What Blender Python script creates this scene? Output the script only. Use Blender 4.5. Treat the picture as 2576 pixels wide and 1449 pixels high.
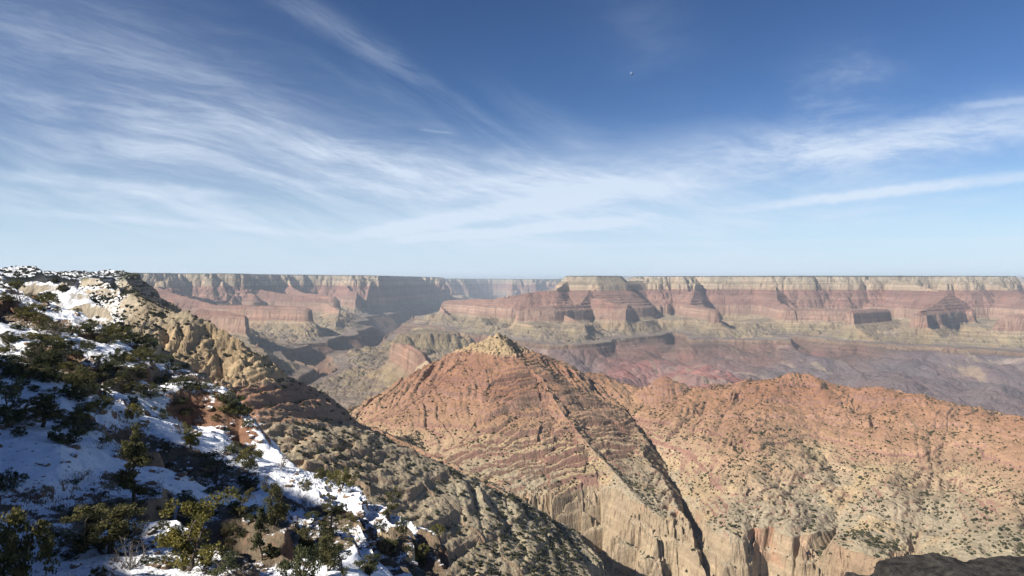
import bpy, math, random
import numpy as np

scene = bpy.context.scene
for o in list(bpy.data.objects):
    bpy.data.objects.remove(o)

# ------------------------------------------------------------------ camera, sky, sun, exposure
R = math.radians
F = 1773.0                                    # focal length in photo units (photo taken as 2576 x 1449)
CX, EYE = 1288.0, 703.0                       # centre column, row of eye level
cam_d = bpy.data.cameras.new('camera')
cam = bpy.data.objects.new('camera', cam_d)
scene.collection.objects.link(cam)
cam_d.angle_x = 2 * math.atan(1288.0 / F)
cam.location = (0, 0, 0)
cam.rotation_euler = (R(90) - math.atan((724.5 - EYE) / F), 0, 0)
cam_d.clip_start = 0.5
cam_d.clip_end = 300000
scene.camera = cam

SUN_AZ, SUN_EL = -122.0, 35.0                  # degrees clockwise from the view direction, elevation
sun_dir = np.array([math.sin(R(SUN_AZ)) * math.cos(R(SUN_EL)), math.cos(R(SUN_AZ)) * math.cos(R(SUN_EL)), math.sin(R(SUN_EL))])
sun_d = bpy.data.lights.new('sun', 'SUN')
sun_d.energy = 5.0
sun_d.angle = R(0.53)
sun_d.color = (1.0, 0.93, 0.82)
sun = bpy.data.objects.new('sun', sun_d)
scene.collection.objects.link(sun)
sun.rotation_euler = (R(90 - SUN_EL), 0, R(180 - SUN_AZ - 360))
from mathutils import Vector
sun.rotation_euler = Vector(tuple(-sun_dir)).to_track_quat('-Z', 'Y').to_euler()
sun.location = (-200, -20, 200)

scene.view_settings.view_transform = 'Standard'
scene.view_settings.look = 'None'
scene.view_settings.exposure = 0.82
scene.view_settings.gamma = 1.0
scene.cycles.use_denoising = True
scene.cycles.volume_bounces = 0
scene.cycles.max_bounces = 6
scene.cycles.diffuse_bounces = 2
scene.cycles.glossy_bounces = 1
scene.cycles.transparent_max_bounces = 16
scene.cycles.sample_clamp_indirect = 4.0


class NT:
    """small helper that strings shader nodes together"""
    def __init__(self, tree):
        self.t = tree; self.n = tree.nodes; self.l = tree.links
        self.n.clear()
    def _in(self, sock, v):
        if v is None: return
        if hasattr(v, 'is_output'): self.l.new(v, sock)
        else: sock.default_value = v
    def node(self, typ, **kw):
        nd = self.n.new(typ)
        for k, v in kw.items(): setattr(nd, k, v)
        return nd
    def m(self, op, a, b=None, c=None, clamp=False):
        nd = self.n.new('ShaderNodeMath'); nd.operation = op; nd.use_clamp = clamp
        self._in(nd.inputs[0], a); self._in(nd.inputs[1], b); self._in(nd.inputs[2], c)
        return nd.outputs[0]
    def vm(self, op, a, b=None):
        nd = self.n.new('ShaderNodeVectorMath'); nd.operation = op
        self._in(nd.inputs[0], a); self._in(nd.inputs[1], b)
        return nd.outputs[0]
    def comb(self, x, y, z):
        nd = self.n.new('ShaderNodeCombineXYZ')
        for s, v in zip(nd.inputs, (x, y, z)): self._in(s, v)
        return nd.outputs[0]
    def sep(self, v):
        nd = self.n.new('ShaderNodeSeparateXYZ'); self._in(nd.inputs[0], v)
        return nd.outputs
    def noise(self, vec, scale, detail=4, rough=0.55, dist=0.0, dim='3D'):
        nd = self.n.new('ShaderNodeTexNoise'); nd.noise_dimensions = dim
        self._in(nd.inputs['Vector'], vec)
        for k, v in (('Scale', scale), ('Detail', detail), ('Roughness', rough), ('Distortion', dist)): self._in(nd.inputs[k], v)
        return nd.outputs['Fac']
    def voro(self, vec, scale, out='Distance', feat='F1', rnd=1.0):
        nd = self.n.new('ShaderNodeTexVoronoi'); nd.feature = feat
        self._in(nd.inputs['Vector'], vec); self._in(nd.inputs['Scale'], scale); self._in(nd.inputs['Randomness'], rnd)
        return nd.outputs[out]
    def ramp(self, fac, stops, interp='LINEAR'):
        nd = self.n.new('ShaderNodeValToRGB'); cr = nd.color_ramp; cr.interpolation = interp
        while len(cr.elements) < len(stops): cr.elements.new(0.5)
        for e, (p, c) in zip(cr.elements, stops):
            e.position = p; e.color = (c[0], c[1], c[2], 1) if not isinstance(c, (int, float)) else (c, c, c, 1)
        self._in(nd.inputs[0], fac)
        return nd.outputs[0]
    def mr(self, v, a, b, c=0.0, d=1.0, smooth=True):
        nd = self.n.new('ShaderNodeMapRange'); nd.interpolation_type = 'SMOOTHSTEP' if smooth else 'LINEAR'
        self._in(nd.inputs[0], v)
        for i, q in enumerate((a, b, c, d)): self._in(nd.inputs[1 + i], q)
        return nd.outputs[0]
    def mix(self, fac, a, b, blend='MIX'):
        nd = self.n.new('ShaderNodeMix'); nd.data_type = 'RGBA'; nd.blend_type = blend
        self._in(nd.inputs[0], fac)
        for s, v in ((nd.inputs[6], a), (nd.inputs[7], b)):
            self._in(s, (v[0], v[1], v[2], 1) if isinstance(v, tuple) else v)
        return nd.outputs[2]
    def attr(self, name, out='Fac'):
        nd = self.n.new('ShaderNodeAttribute'); nd.attribute_name = name
        return nd.outputs[out]
    def bump(self, h, strength, dist, normal=None):
        nd = self.n.new('ShaderNodeBump'); nd.inputs['Strength'].default_value = strength
        nd.inputs['Distance'].default_value = dist
        self._in(nd.inputs['Height'], h); self._in(nd.inputs['Normal'], normal)
        return nd.outputs[0]


def build_world():
    w = bpy.data.worlds.new('World'); scene.world = w; w.use_nodes = True
    g = NT(w.node_tree)
    sky = g.node('ShaderNodeTexSky', sky_type='NISHITA', sun_disc=False)
    sky.sun_elevation = R(SUN_EL); sky.sun_rotation = R(SUN_AZ)
    sky.altitude = 2200; sky.air_density = 1.15; sky.dust_density = 0.6; sky.ozone_density = 2.0
    tc = g.node('ShaderNodeTexCoord')
    d = tc.outputs['Generated']
    x, y, z = g.sep(d)
    zc = g.m('MAXIMUM', z, 0.004)
    # a flat sheet of cirrus high above: where each direction meets it
    px = g.m('DIVIDE', x, g.m('ADD', zc, 0.10)); py = g.m('DIVIDE', y, g.m('ADD', zc, 0.10))
    P = g.comb(px, py, 0)
    yc = g.m('MAXIMUM', y, 0.08)
    u = g.m('DIVIDE', x, yc); v = g.m('DIVIDE', z, yc)      # tangents of the bearing and of the height
    U = lambda p: (p - CX) / F
    V = lambda q: (EYE - q) / F
    warp = g.noise(g.comb(g.m('MULTIPLY', u, 1.0), v, 3.1), 2.2, 3, 0.5)
    wob = g.m('MULTIPLY', g.m('SUBTRACT', warp, 0.5), 0.10)
    # fibres: the streak direction turns from steep in the west of the view to level in the east
    def fibres(angle, fx, fy, scale, seed, detail=6, rough=0.62):
        ca, sa = math.cos(R(angle)), math.sin(R(angle))
        a = g.m('ADD', g.m('MULTIPLY', u, ca), g.m('MULTIPLY', v, sa))
        b = g.m('ADD', g.m('ADD', g.m('MULTIPLY', u, -sa), g.m('MULTIPLY', v, ca)), wob)
        return g.noise(g.comb(g.m('MULTIPLY', a, fx), g.m('MULTIPLY', b, fy), seed), scale, detail, rough, 0.25)
    f_w = fibres(-15, 1.0, 6.5, 4.2, 1.3, 8, .66)
    f_n = fibres(-31, 1.0, 6.0, 3.6, 5.7, 8, .66)
    f_e = fibres(6, 1.0, 3.2, 4.6, 9.2, 9, 0.68)
    f_h = fibres(-5, 1.0, 6.0, 4.0, 4.4, 8, .68)
    def blob(cu, cv, ru, rv, ang=0):
        ca, sa = math.cos(R(ang)), math.sin(R(ang))
        du = g.m('SUBTRACT', u, U(cu)); dv = g.m('SUBTRACT', v, V(cv))
        a = g.m('DIVIDE', g.m('ADD', g.m('MULTIPLY', du, ca), g.m('MULTIPLY', dv, sa)), ru / F)
        b = g.m('DIVIDE', g.m('ADD', g.m('MULTIPLY', du, -sa), g.m('MULTIPLY', dv, ca)), rv / F)
        r2 = g.m('ADD', g.m('MULTIPLY', a, a), g.m('MULTIPLY', b, b))
        return g.m('POWER', 2.718, g.m('MULTIPLY', r2, -1.0))
    def addall(*a):
        s = a[0]
        for q in a[1:]: s = g.m('ADD', s, q)
        return s
    def sc(q, k): return g.m('MULTIPLY', q, k)
    m_w = addall(sc(blob(330, 380, 620, 150, -14), 0.62), sc(blob(250, 100, 560, 150, -22), 0.42), sc(blob(100, 490, 520, 60, -8), 0.35),
                 sc(blob(700, 330, 300, 45, -20), 0.35))
    m_n = addall(sc(blob(880, 95, 330, 34, -31), 0.34), sc(blob(1150, 300, 330, 40, -22), 0.25), sc(blob(1420, 330, 200, 40, -30), 0.18))
    m_c = addall(sc(blob(1080, 450, 640, 100, -8), 1.0), sc(blob(1600, 465, 480, 95, 3), 0.8), sc(blob(700, 560, 700, 42, -4), 0.5), sc(blob(1650, 575, 420, 32, 2), 0.8))
    m_e = addall(sc(blob(1950, 395, 420, 75, 7), 0.85), sc(blob(2470, 330, 430, 60, 9), 0.9), sc(blob(2110, 220, 130, 75, 20), 0.5), sc(blob(1620, 90, 110, 170, 30), 0.10),
                 sc(blob(2300, 500, 480, 75, 7), 0.42))
    def dens(mask, f, lo, hi):
        return g.m('MULTIPLY', mask, g.mr(f, lo, hi))
    c = addall(g.m('MULTIPLY', m_w, 0.42), dens(m_w, f_w, 0.34, 0.76), dens(m_n, f_n, 0.36, 0.66), g.m('MULTIPLY', g.m('ADD', sc(m_c, .27), dens(m_c, g.m('ADD', sc(f_w, 0.5), sc(f_h, 0.5)), 0.38, 0.70)), 0.86), sc(m_e, .14), dens(m_e, f_e, 0.33, 0.68))
    # contrails
    def trail(x0, y0, x1, y1, wid, amp, fan=0.0):
        ax, ay, bx, by = U(x0), V(y0), U(x1), V(y1)
        L = math.hypot(bx - ax, by - ay); tx, ty = (bx - ax) / L, (by - ay) / L
        du = g.m('SUBTRACT', u, ax); dv = g.m('SUBTRACT', v, ay)
        s = g.m('DIVIDE', g.m('ADD', g.m('MULTIPLY', du, tx), g.m('MULTIPLY', dv, ty)), L)
        n = g.m('ADD', g.m('MULTIPLY', du, -ty), g.m('MULTIPLY', dv, tx))
        nz = g.m('MULTIPLY', g.m('SUBTRACT', g.noise(g.comb(sc(u, 1), sc(v, 1), x0 * 0.01), 30, 4, 0.6), 0.5), 1.6 * wid / F)
        n = g.m('ADD', n, nz)
        wd = g.m('MULTIPLY', g.m('ADD', 1.0, g.m('MULTIPLY', s, fan)), wid / F)
        q = g.m('DIVIDE', n, wd)
        prof = g.mr(g.m('ABSOLUTE', q), 0.2, 1.5, 1.0, 0.0)
        ends = g.m('MULTIPLY', g.mr(s, -0.05, 0.25), g.mr(s, 0.80, 1.1, 1.0, 0.0))
        return sc(g.m('MULTIPLY', prof, ends), amp)
    brk = g.mr(f_e, 0.30, 0.6, 0.55, 1.0)
    tr = addall(trail(820, 606, 1560, 478, 13, 0.85, 1.0), trail(900, 612, 1640, 552, 8, 0.8, 1.0), trail(1800, 532, 2700, 428, 11, 0.95, 0.6),
                trail(2040, 545, 2300, 520, 10, 0.25), trail(2380, 275, 2700, 235, 10, 0.35), trail(-80, 430, 620, 500, 16, 0.45), trail(-80, 520, 900, 600, 9, 0.3),
                trail(-100, 228, 520, 300, 7, 0.16), trail(1250, 620, 2500, 598, 5, 0.2), trail(2150, 615, 2700, 596, 6, 0.25), trail(1050, 326, 1140, 336, 3, 0.2))
    c = g.m('ADD', c, g.m('MULTIPLY', tr, brk))
    # thin general veil, and everywhere outside the view an ordinary streaky sky
    far = g.noise(g.comb(sc(px, 0.35), sc(py, 1.1), 2.0), 1.4, 6, 0.6)
    back = g.m('MULTIPLY', g.mr(far, 0.45, 0.8), g.mr(y, 0.35, 0.6, 0.5, 0.0))
    c = g.m('ADD', c, back)
    mid = g.m('MULTIPLY', g.mr(v, .02, .10), g.mr(v, .24, .12))
    c = g.m('ADD', c, g.m('MULTIPLY', mid, g.mr(warp, .25, .8, .08, .30)))
    veil = g.mr(z, 0.0, 0.10, 1.05, 0.0)
    hz = g.noise(g.comb(sc(u, 1.0), sc(v, 9.0), 7.0), 2.5, 4, 0.55)
    c = g.m('ADD', c, g.m('MULTIPLY', veil, g.mr(hz, 0.25, 0.7, 0.6, 1.1)))
    c = g.m('MINIMUM', g.m('MULTIPLY', c, 0.66), 0.88)
    gm = g.node('ShaderNodeGamma'); g.l.new(g.mix(1.0, sky.outputs[0], (0.095, 0.105, 0.115), 'MULTIPLY'), gm.inputs[0]); gm.inputs[1].default_value = 1.35
    blue = g.mix(1.0, gm.outputs[0], (8.4, 8.5, 8.9), 'MULTIPLY')
    blue = g.mix(g.mr(z, 0.0, 0.17, .72, 0.0), blue, (5.5, 7.7, 9.5))
    col = g.mix(c, blue, (7.2, 8.2, 9.6))
    bg = g.node('ShaderNodeBackground'); g.l.new(col, bg.inputs[0]); bg.inputs[1].default_value = 0.0575
    out = g.node('ShaderNodeOutputWorld'); g.l.new(bg.outputs[0], out.inputs[0])
build_world()

# ------------------------------------------------------------------ noise and the strata profile
_rng = np.random.RandomState(11)
_perm = _rng.permutation(256).astype(np.int32); _perm = np.concatenate([_perm, _perm])
_ga = _rng.rand(256) * 2 * np.pi
_gx = np.cos(_ga).astype(np.float32); _gy = np.sin(_ga).astype(np.float32)

def perlin(x, y, seed=0):
    x = x.astype(np.float32) + np.float32(seed * 17.31); y = y.astype(np.float32) + np.float32(seed * 9.77)
    xf = np.floor(x); yf = np.floor(y)
    xi = xf.astype(np.int32) & 255; yi = yf.astype(np.int32) & 255
    x = x - xf; y = y - yf
    u = x * x * x * (x * (x * 6 - 15) + 10); v = y * y * y * (y * (y * 6 - 15) + 10)
    xi1 = (xi + 1) & 255; yi1 = (yi + 1) & 255
    p0 = _perm[xi]; p1 = _perm[xi1]
    def gr(p, yy, dx, dy):
        h = _perm[(p + yy) & 511]
        return _gx[h] * dx + _gy[h] * dy
    a = gr(p0, yi, x, y); b = gr(p1, yi, x - 1, y)
    c = gr(p0, yi1, x, y - 1); d = gr(p1, yi1, x - 1, y - 1)
    a = a + u * (b - a); c = c + u * (d - c)
    return (a + v * (c - a)) * 1.5                       # about -1..1

def fbm(x, y, lam, octs=4, gain=0.5, seed=0):
    s = 0; amp = 1.0; f = 1.0 / lam
    for k in range(octs):
        s = s + amp * perlin(x * f, y * f, seed + k * 3); amp *= gain; f *= 2.03
    return s

def gullies(x, y, lam, octs=4, gain=0.55, seed=0):
    """0 on spurs, up to 1 along thin branching drainage lines"""
    s = 0; amp = 1.0; f = 1.0 / lam; tot = 0
    for k in range(octs):
        n = 1 - np.abs(perlin(x * f, y * f, seed + k * 5)) * 1.5
        n = np.clip(n, 0, 1)
        s = s + amp * n * n; tot += amp; amp *= gain; f *= 2.07
    return s / tot

def smooth(a, b, x):
    t = np.clip((x - a) / (b - a), 0, 1)
    return t * t * (3 - 2 * t)

# each bed of the canyon wall: its foot (metres below the rim) and how steep it stands
BEDS = [(-28, 3.0), (-44, .6), (-62, 2.5), (-76, .55), (-98, 2.2),               # rim limestone
        (-130, .62), (-138, 1.8), (-165, .62),                                    # brushy ledges
        (-275, 4.2),                                                              # pale sandstone cliff
        (-350, .60),                                                              # red shale slope
        (-366, 2.8), (-392, .6), (-412, 2.8), (-436, .58), (-452, 2.6), (-480, .55), (-505, 3.0), (-534, .55), (-556, 2.8), (-600, .62),   # red ledges
        (-765, 5.5),                                                              # great red wall
        (-790, .7), (-800, 1.6), (-850, .55), (-915, .40), (-960, .27), (-990, .12), (-1005, .05),
        (-1058, 4.0),                                                             # brown cliff over the gorge
        (-1400, .62), (-1420, .02)]
# the nearer hills have weathered to smoother slopes: same beds, gentler ledges
BEDS_NEAR = [(-28, 2.0), (-44, .6), (-62, 1.8), (-76, .55), (-98, 1.6), (-130, .62), (-138, 1.3), (-165, .62),
             (-200, 1.5), (-225, .8), (-250, 1.35), (-275, .9), (-350, .60),
             (-362, 1.3), (-392, .58), (-404, 1.5), (-436, .56), (-446, 1.2), (-480, .55), (-492, 1.4), (-534, .55), (-544, 1.2), (-600, .55)] + [(-640, 3.2), (-650, .8), (-698, 4.6), (-708, .8), (-765, 3.6)] + [b for b in BEDS if b[0] < -765]
def table(beds):
    z = [400.0, 0.0]; p = [-60000.0, 0.0]
    for zf, sl in beds:
        p.append(p[-1] + (z[-1] - zf) / sl); z.append(float(zf))
    return np.array(z), np.array(p)
TABLES = {'far': table(BEDS), 'near': table(BEDS_NEAR)}
PROFILE = 'far'
def T(z):                                                         # height -> run from the rim
    zt, pt = TABLES[PROFILE]
    return np.interp(np.maximum(-np.asarray(z, float), 0), -zt, pt)
def Tinv(p):
    zt, pt = TABLES[PROFILE]
    return np.interp(p, pt, zt)

def offset(X, Y):
    """the beds lie higher to the west (left) and on the far side"""
    u = X / np.maximum(Y, 1.0)
    far = smooth(4500, 9000, Y)
    left = smooth(0.05, -0.35, u)
    near = smooth(-0.15, -0.36, u) * (12 + 58 * smooth(-.57, -.49, u) * smooth(2200, 1700, Y)) * smooth(5500, 3500, Y)
    near = near - 30 * smooth(.12, .30, u) * smooth(5500, 3500, Y)
    west = far * (65 + 60 * left)
    deep = smooth(31000, 36000, Y)
    return near + west + deep * (5 + 155 * smooth(0.06, 0.10, u) - west)

def W(px, D): return ((px - CX) / F * D, D)
def W3(px, py, D): return ((px - CX) / F * D, D, (EYE - py) / F * D)
RES = 1.0
# ------------------------------------------------------------------ ridges, rims and rivers of the canyon
# ridge: points (photo column, photo row, metres away); run = how much the beds are stretched out on its flanks
RIDGES = [
    # the red butte: spine towards the viewer, shoulder, spur to the red wall behind
    ([(1250, 850, 2700), (1300, 900, 2600), (1365, 955, 2480), (1420, 1045, 2300), (1500, 1140, 2130), (1570, 1215, 1990), (1620, 1268, 1880), (1655, 1292, 1840)], 1.25, 0.7),
    ([(1250, 850, 2700), (1228, 864, 2715), (1205, 862, 2730), (1180, 866, 2740), (1150, 888, 2750), (1130, 915, 2790), (1050, 960, 2840), (985, 990, 2850), (940, 1020, 2780)], 1.15, 0.8),
    ([(1150, 885, 2770), (1095, 935, 3300), (1085, 925, 4300), (1060, 885, 5500), (1030, 866, 6000), (985, 864, 6350)], 0.9, 1.0),
    # long red hillside running east from the butte
    ([(1250, 850, 2700), (1330, 880, 2750), (1420, 912, 2790), (1470, 938, 2830), (1512, 938, 2860), (1545, 976, 2860)], 1.2, 0.8),
    ([(1360, 905, 2740), (1390, 985, 2620), (1440, 1060, 2480), (1520, 1130, 2300)], 1.1, 0.8),
    ([(1545, 976, 2860), (1600, 980, 2820), (1642, 976, 2770), (1675, 972, 2750), (1705, 976, 2740), (1760, 988, 2720)], 1.8, 0.8),
    ([(1760, 988, 2720), (1880, 974, 2700), (1960, 962, 2700), (2010, 960, 2690), (2060, 962, 2690), (2130, 974, 2650),
      (2230, 983, 2570), (2330, 1010, 2430), (2400, 1044, 2320), (2520, 1042, 2230), (2600, 1060, 2170), (2900, 1090, 2050), (3400, 1150, 1800)], 2.9, 0.8),
    ([(1650, 956, 2730), (1672, 944, 2725), (1688, 950, 2725)], .75, .3),
    ([(1990, 936, 2660), (2008, 923, 2655), (2026, 932, 2655)], .75, .3),
    ([(2185, 974, 2560), (2225, 976, 2540)], .9, .3),
    ([(2010, 956, 2640), (1965, 1010, 2460), (1920, 1120, 2170), (1850, 1250, 1900), (1800, 1330, 1740)], 2.0, 1.0),
    ([(2300, 1003, 2480), (2260, 1120, 2160), (2190, 1250, 1880), (2120, 1335, 1690)], 2.0, 1.0),
    ([(2600, 1064, 2150), (2560, 1180, 1900), (2480, 1300, 1700), (2380, 1345, 1640)], 2.0, 1.0),
    ([(2255, 985, 3000), (2320, 1000, 2900), (2400, 1045, 2750)], 0.9, 0.6),
    # brushy slope and the low red saddle at the foot of the butte
    ([(645, 1052, 1335), (760, 1072, 1385), (860, 1095, 1420), (950, 1117, 1450), (1080, 1153, 1480), (1200, 1212, 1500), (1350, 1313, 1515), (1440, 1373, 1525), (1488, 1402, 1530)], 1.0, 0.5),
    ([(650, 1045, 1750), (760, 1060, 1900), (850, 1060, 1960), (930, 1080, 2060), (1000, 1100, 2180), (1060, 1090, 2350)], 0.8, 0.8),
    ([(930, 1085, 2080), (1000, 1108, 2000), (1150, 1176, 1900), (1300, 1272, 1780), (1420, 1368, 1690)], .9, 0.6),
    # tan blocky ridge in the west and its rim
    ([(310, 690, 2250), (340, 745, 1700), (372, 765, 1520), (480, 790, 1490), (600, 850, 1480), (645, 886, 1500), (685, 935, 1530), (702, 990, 1600), (748, 1016, 1700), (860, 1054, 1900)], 1.05, 0.7),
    ([(60, 702, 640), (150, 708, 640), (220, 742, 620), (280, 792, 590), (330, 850, 560)], 0.8, 0.8),
    ([(190, 690, 1950), (250, 700, 1800), (265, 712, 1750), (330, 765, 1600), (365, 800, 1500)], 0.9, 0.6),
    # spurs of the far south wall
    ([(420, 700, 14200), (395, 722, 12600), (450, 742, 12000), (540, 766, 11500), (700, 768, 11150), (772, 772, 11000)], 1.0, 1.0),
    ([(640, 705, 17000), (650, 728, 15500), (760, 745, 14800), (850, 755, 14300), (930, 760, 14000)], 1.0, 1.0),
    ([(860, 705, 19000), (880, 730, 18000), (960, 740, 17500)], 1.0, 1.0),
    ([(1000, 700, 20500), (1010, 730, 19500), (1060, 740, 18500), (1120, 745, 18500)], 1.0, 1.0),
    ([(500, 775, 9000), (610, 790, 8600), (650, 806, 8300)], 0.8, 1.0),
    ([(560, 700, 15800), (590, 728, 15200), (640, 740, 14900)], 1.0, 1.0),
    ([(724, 695, 18500), (735, 722, 17500), (760, 735, 17000), (840, 745, 16200)], 1.0, 1.0),
    ([(470, 742, 12200), (530, 752, 12900), (570, 756, 13300)], 1.0, 1.0),
    ([(800, 750, 15000), (850, 775, 13300), (880, 795, 12000)], 1.2, 0.8),
    ([(540, 815, 8900), (650, 832, 9200), (740, 842, 9300)], 1.3, 0.6),
    ([(740, 850, 8000), (850, 858, 8500)], 1.3, 0.6),
    ([(640, 860, 7200), (720, 880, 7300), (790, 892, 7500)], 1.2, 0.6),
    ([(1620, 774, 12200), (1645, 775, 11500)], 1.0, 0.2),
    ([(1735, 764, 13500), (1790, 776, 12400), (1800, 777, 11700)], 1.0, 0.2),
    ([(1990, 774, 12200), (1975, 778, 11100)], 1.0, 0.2),
    ([(2230, 777, 11900), (2120, 780, 11000)], 1.0, 0.2),
    ([(2440, 787, 9800), (2560, 789, 9700), (2700, 790, 9500)], 1.0, 0.25),
    # spurs of the north wall
    ([(1105, 764, 15400), (1130, 790, 13600), (1180, 804, 12800)], 1.2, 0.8),
    ([(1300, 790, 12000), (1225, 812, 11500), (1190, 830, 11000)], 1.3, 0.6),
    ([(1420, 790, 12000), (1470, 815, 11200), (1500, 826, 10900)], 1.3, 0.6),
    ([(1900, 785, 11900), (1860, 808, 11100), (1830, 820, 10700)], 1.3, 0.6),
    ([(2290, 800, 9800), (2150, 818, 10200), (2040, 828, 10400)], 1.3, 0.6),
    ([(1440, 700, 14000), (1400, 724, 13200), (1330, 737, 13000), (1240, 752, 13500), (1180, 752, 14500), (1105, 757, 15400)], 1.0, 1.0),
    ([(1490, 700, 13700), (1478, 740, 13000), (1460, 764, 12400), (1390, 769, 12000), (1300, 770, 12000)], 1.0, 1.0),
    ([(1478, 745, 13000), (1540, 762, 12300), (1620, 768, 12200)], 1.0, 1.0),
    ([(1540, 706, 14500), (1600, 706, 15300), (1670, 705, 15800)], 1.1, 0.1),
    ([(1750, 700, 15200), (1745, 740, 14200), (1735, 764, 13500)], 1.0, 1.0),
    ([(1950, 705, 14800), (1955, 755, 13200), (1990, 774, 12200), (2100, 776, 12000), (2230, 777, 11900)], 1.0, 1.0),
    ([(2240, 700, 14300), (2390, 737, 12000), (2330, 780, 10800), (2290, 784, 9900), (2440, 787, 9800)], 1.0, 1.0),
    ([(2480, 703, 14400), (2600, 750, 12500), (2800, 770, 11500)], 1.0, 1.0),
    ([(2480, 704, 25000), (2530, 708, 24000), (2600, 711, 23000), (3000, 715, 20000)], 1.0, 0.6),
]
BRUSH = 1 + [q[0][0] for q in RIDGES].index((645, 1052, 1335))
BRIDGE = 1 + [q[0][1] for q in RIDGES].index((340, 745, 1700))
# rim plateaus: outline (photo column, metres away), run, how ragged
RIMS = [
    ([(-2500, 500), (-900, 700), (-260, 900), (20, 1500), (120, 1850), (215, 2120), (312, 2330), (345, 2750), (320, 3400), (150, 4600), (-500, 6000), (-3000, 6000)], 0.9, 0.35),
    ([(-2500, 6500), (-300, 9000), (100, 11000), (200, 11500), (350, 13500), (420, 14300), (560, 15500), (640, 17500), (724, 18500), (800, 19500), (900, 19000), (1000, 20000),
      (1060, 22000), (1085, 24500), (1090, 29000), (900, 34000), (-2500, 34000)], 1.0, 1.0),
    ([(1422, 13900), (1500, 13400), (1562, 13700), (1568, 15300), (1430, 15400)], 1.0, 0.05),
    ([(1592, 15700), (1655, 15600), (1720, 15200), (1800, 15000), (2000, 14800), (2200, 14300), (2450, 14000), (2488, 14300), (2495, 17500), (2500, 30000), (1900, 30000), (1700, 20000)], 1.0, 0.8),
    ([(1300, 46000), (1500, 44000), (1700, 43000), (2600, 43000), (2600, 62000), (1300, 62000)], 1.0, 1.0),
    ([(900, 34500), (1050, 36000), (1120, 35500), (1200, 38000), (1280, 36000), (1340, 37000), (1430, 40000), (1430, 62000), (600, 62000)], 1.0, 1.0),
    ([(-2500, 40000), (900, 40000), (900, 64000), (-2500, 64000)], 1.0, 1.0),
]
# rivers and side gorges: (photo column, metres away, height of the bed), run
RIVERS = [
    ([(3600, 7000, -1390), (2700, 7500, -1390), (2300, 8500, -1395), (1900, 9300, -1400), (1740, 9500, -1400), (1500, 9300, -1400), (1300, 9900, -1400), (1130, 11500, -1400), (1010, 13500, -1400),
      (955, 14600, -1400), (1000, 15600, -1400), (1000, 17300, -1400), (1090, 20500, -1400), (1160, 24000, -1400), (1200, 28000, -1400), (1250, 45000, -1400)], 1.0),
    ([(990, 13900, -1400), (890, 10600, -1330), (830, 8700, -1270), (795, 7300, -1180), (720, 6000, -1060)], 0.75),
    ([(860, 9800, -1300), (760, 9600, -1150), (640, 10000, -1030)], 0.6),
    ([(1740, 9700, -1400), (1640, 10900, -1250), (1700, 12300, -1060)], 1.5),
    ([(2300, 8500, -1390), (2050, 10400, -1200), (2000, 11500, -1050)], 1.5),
]

NEAR_DRAWS = [   # photo column, photo row, metres away
    ([(1565, 1000, 2640), (1610, 1070, 2480), (1670, 1160, 2270), (1712, 1235, 2090), (1738, 1300, 1930), (1752, 1350, 1830), (1775, 1410, 1740), (1795, 1480, 1660), (1810, 1640, 1480)], .75),
    ([(1455, 1372, 1760), (1500, 1425, 1690), (1535, 1500, 1610), (1560, 1640, 1480)], .45),
    ([(2085, 1130, 2190), (2130, 1220, 1980), (2110, 1300, 1820), (2070, 1370, 1700), (2040, 1500, 1550)], 1.6),
    ([(2420, 1130, 2100), (2380, 1230, 1900), (2310, 1330, 1720), (2280, 1420, 1600)], 1.8),
]

def seg_dist(X, Y, ax, ay, bx, by):
    dx, dy = bx - ax, by - ay
    L2 = dx * dx + dy * dy
    t = np.clip(((X - ax) * dx + (Y - ay) * dy) / L2, 0, 1)
    return np.hypot(X - ax - t * dx, Y - ay - t * dy), t

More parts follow.
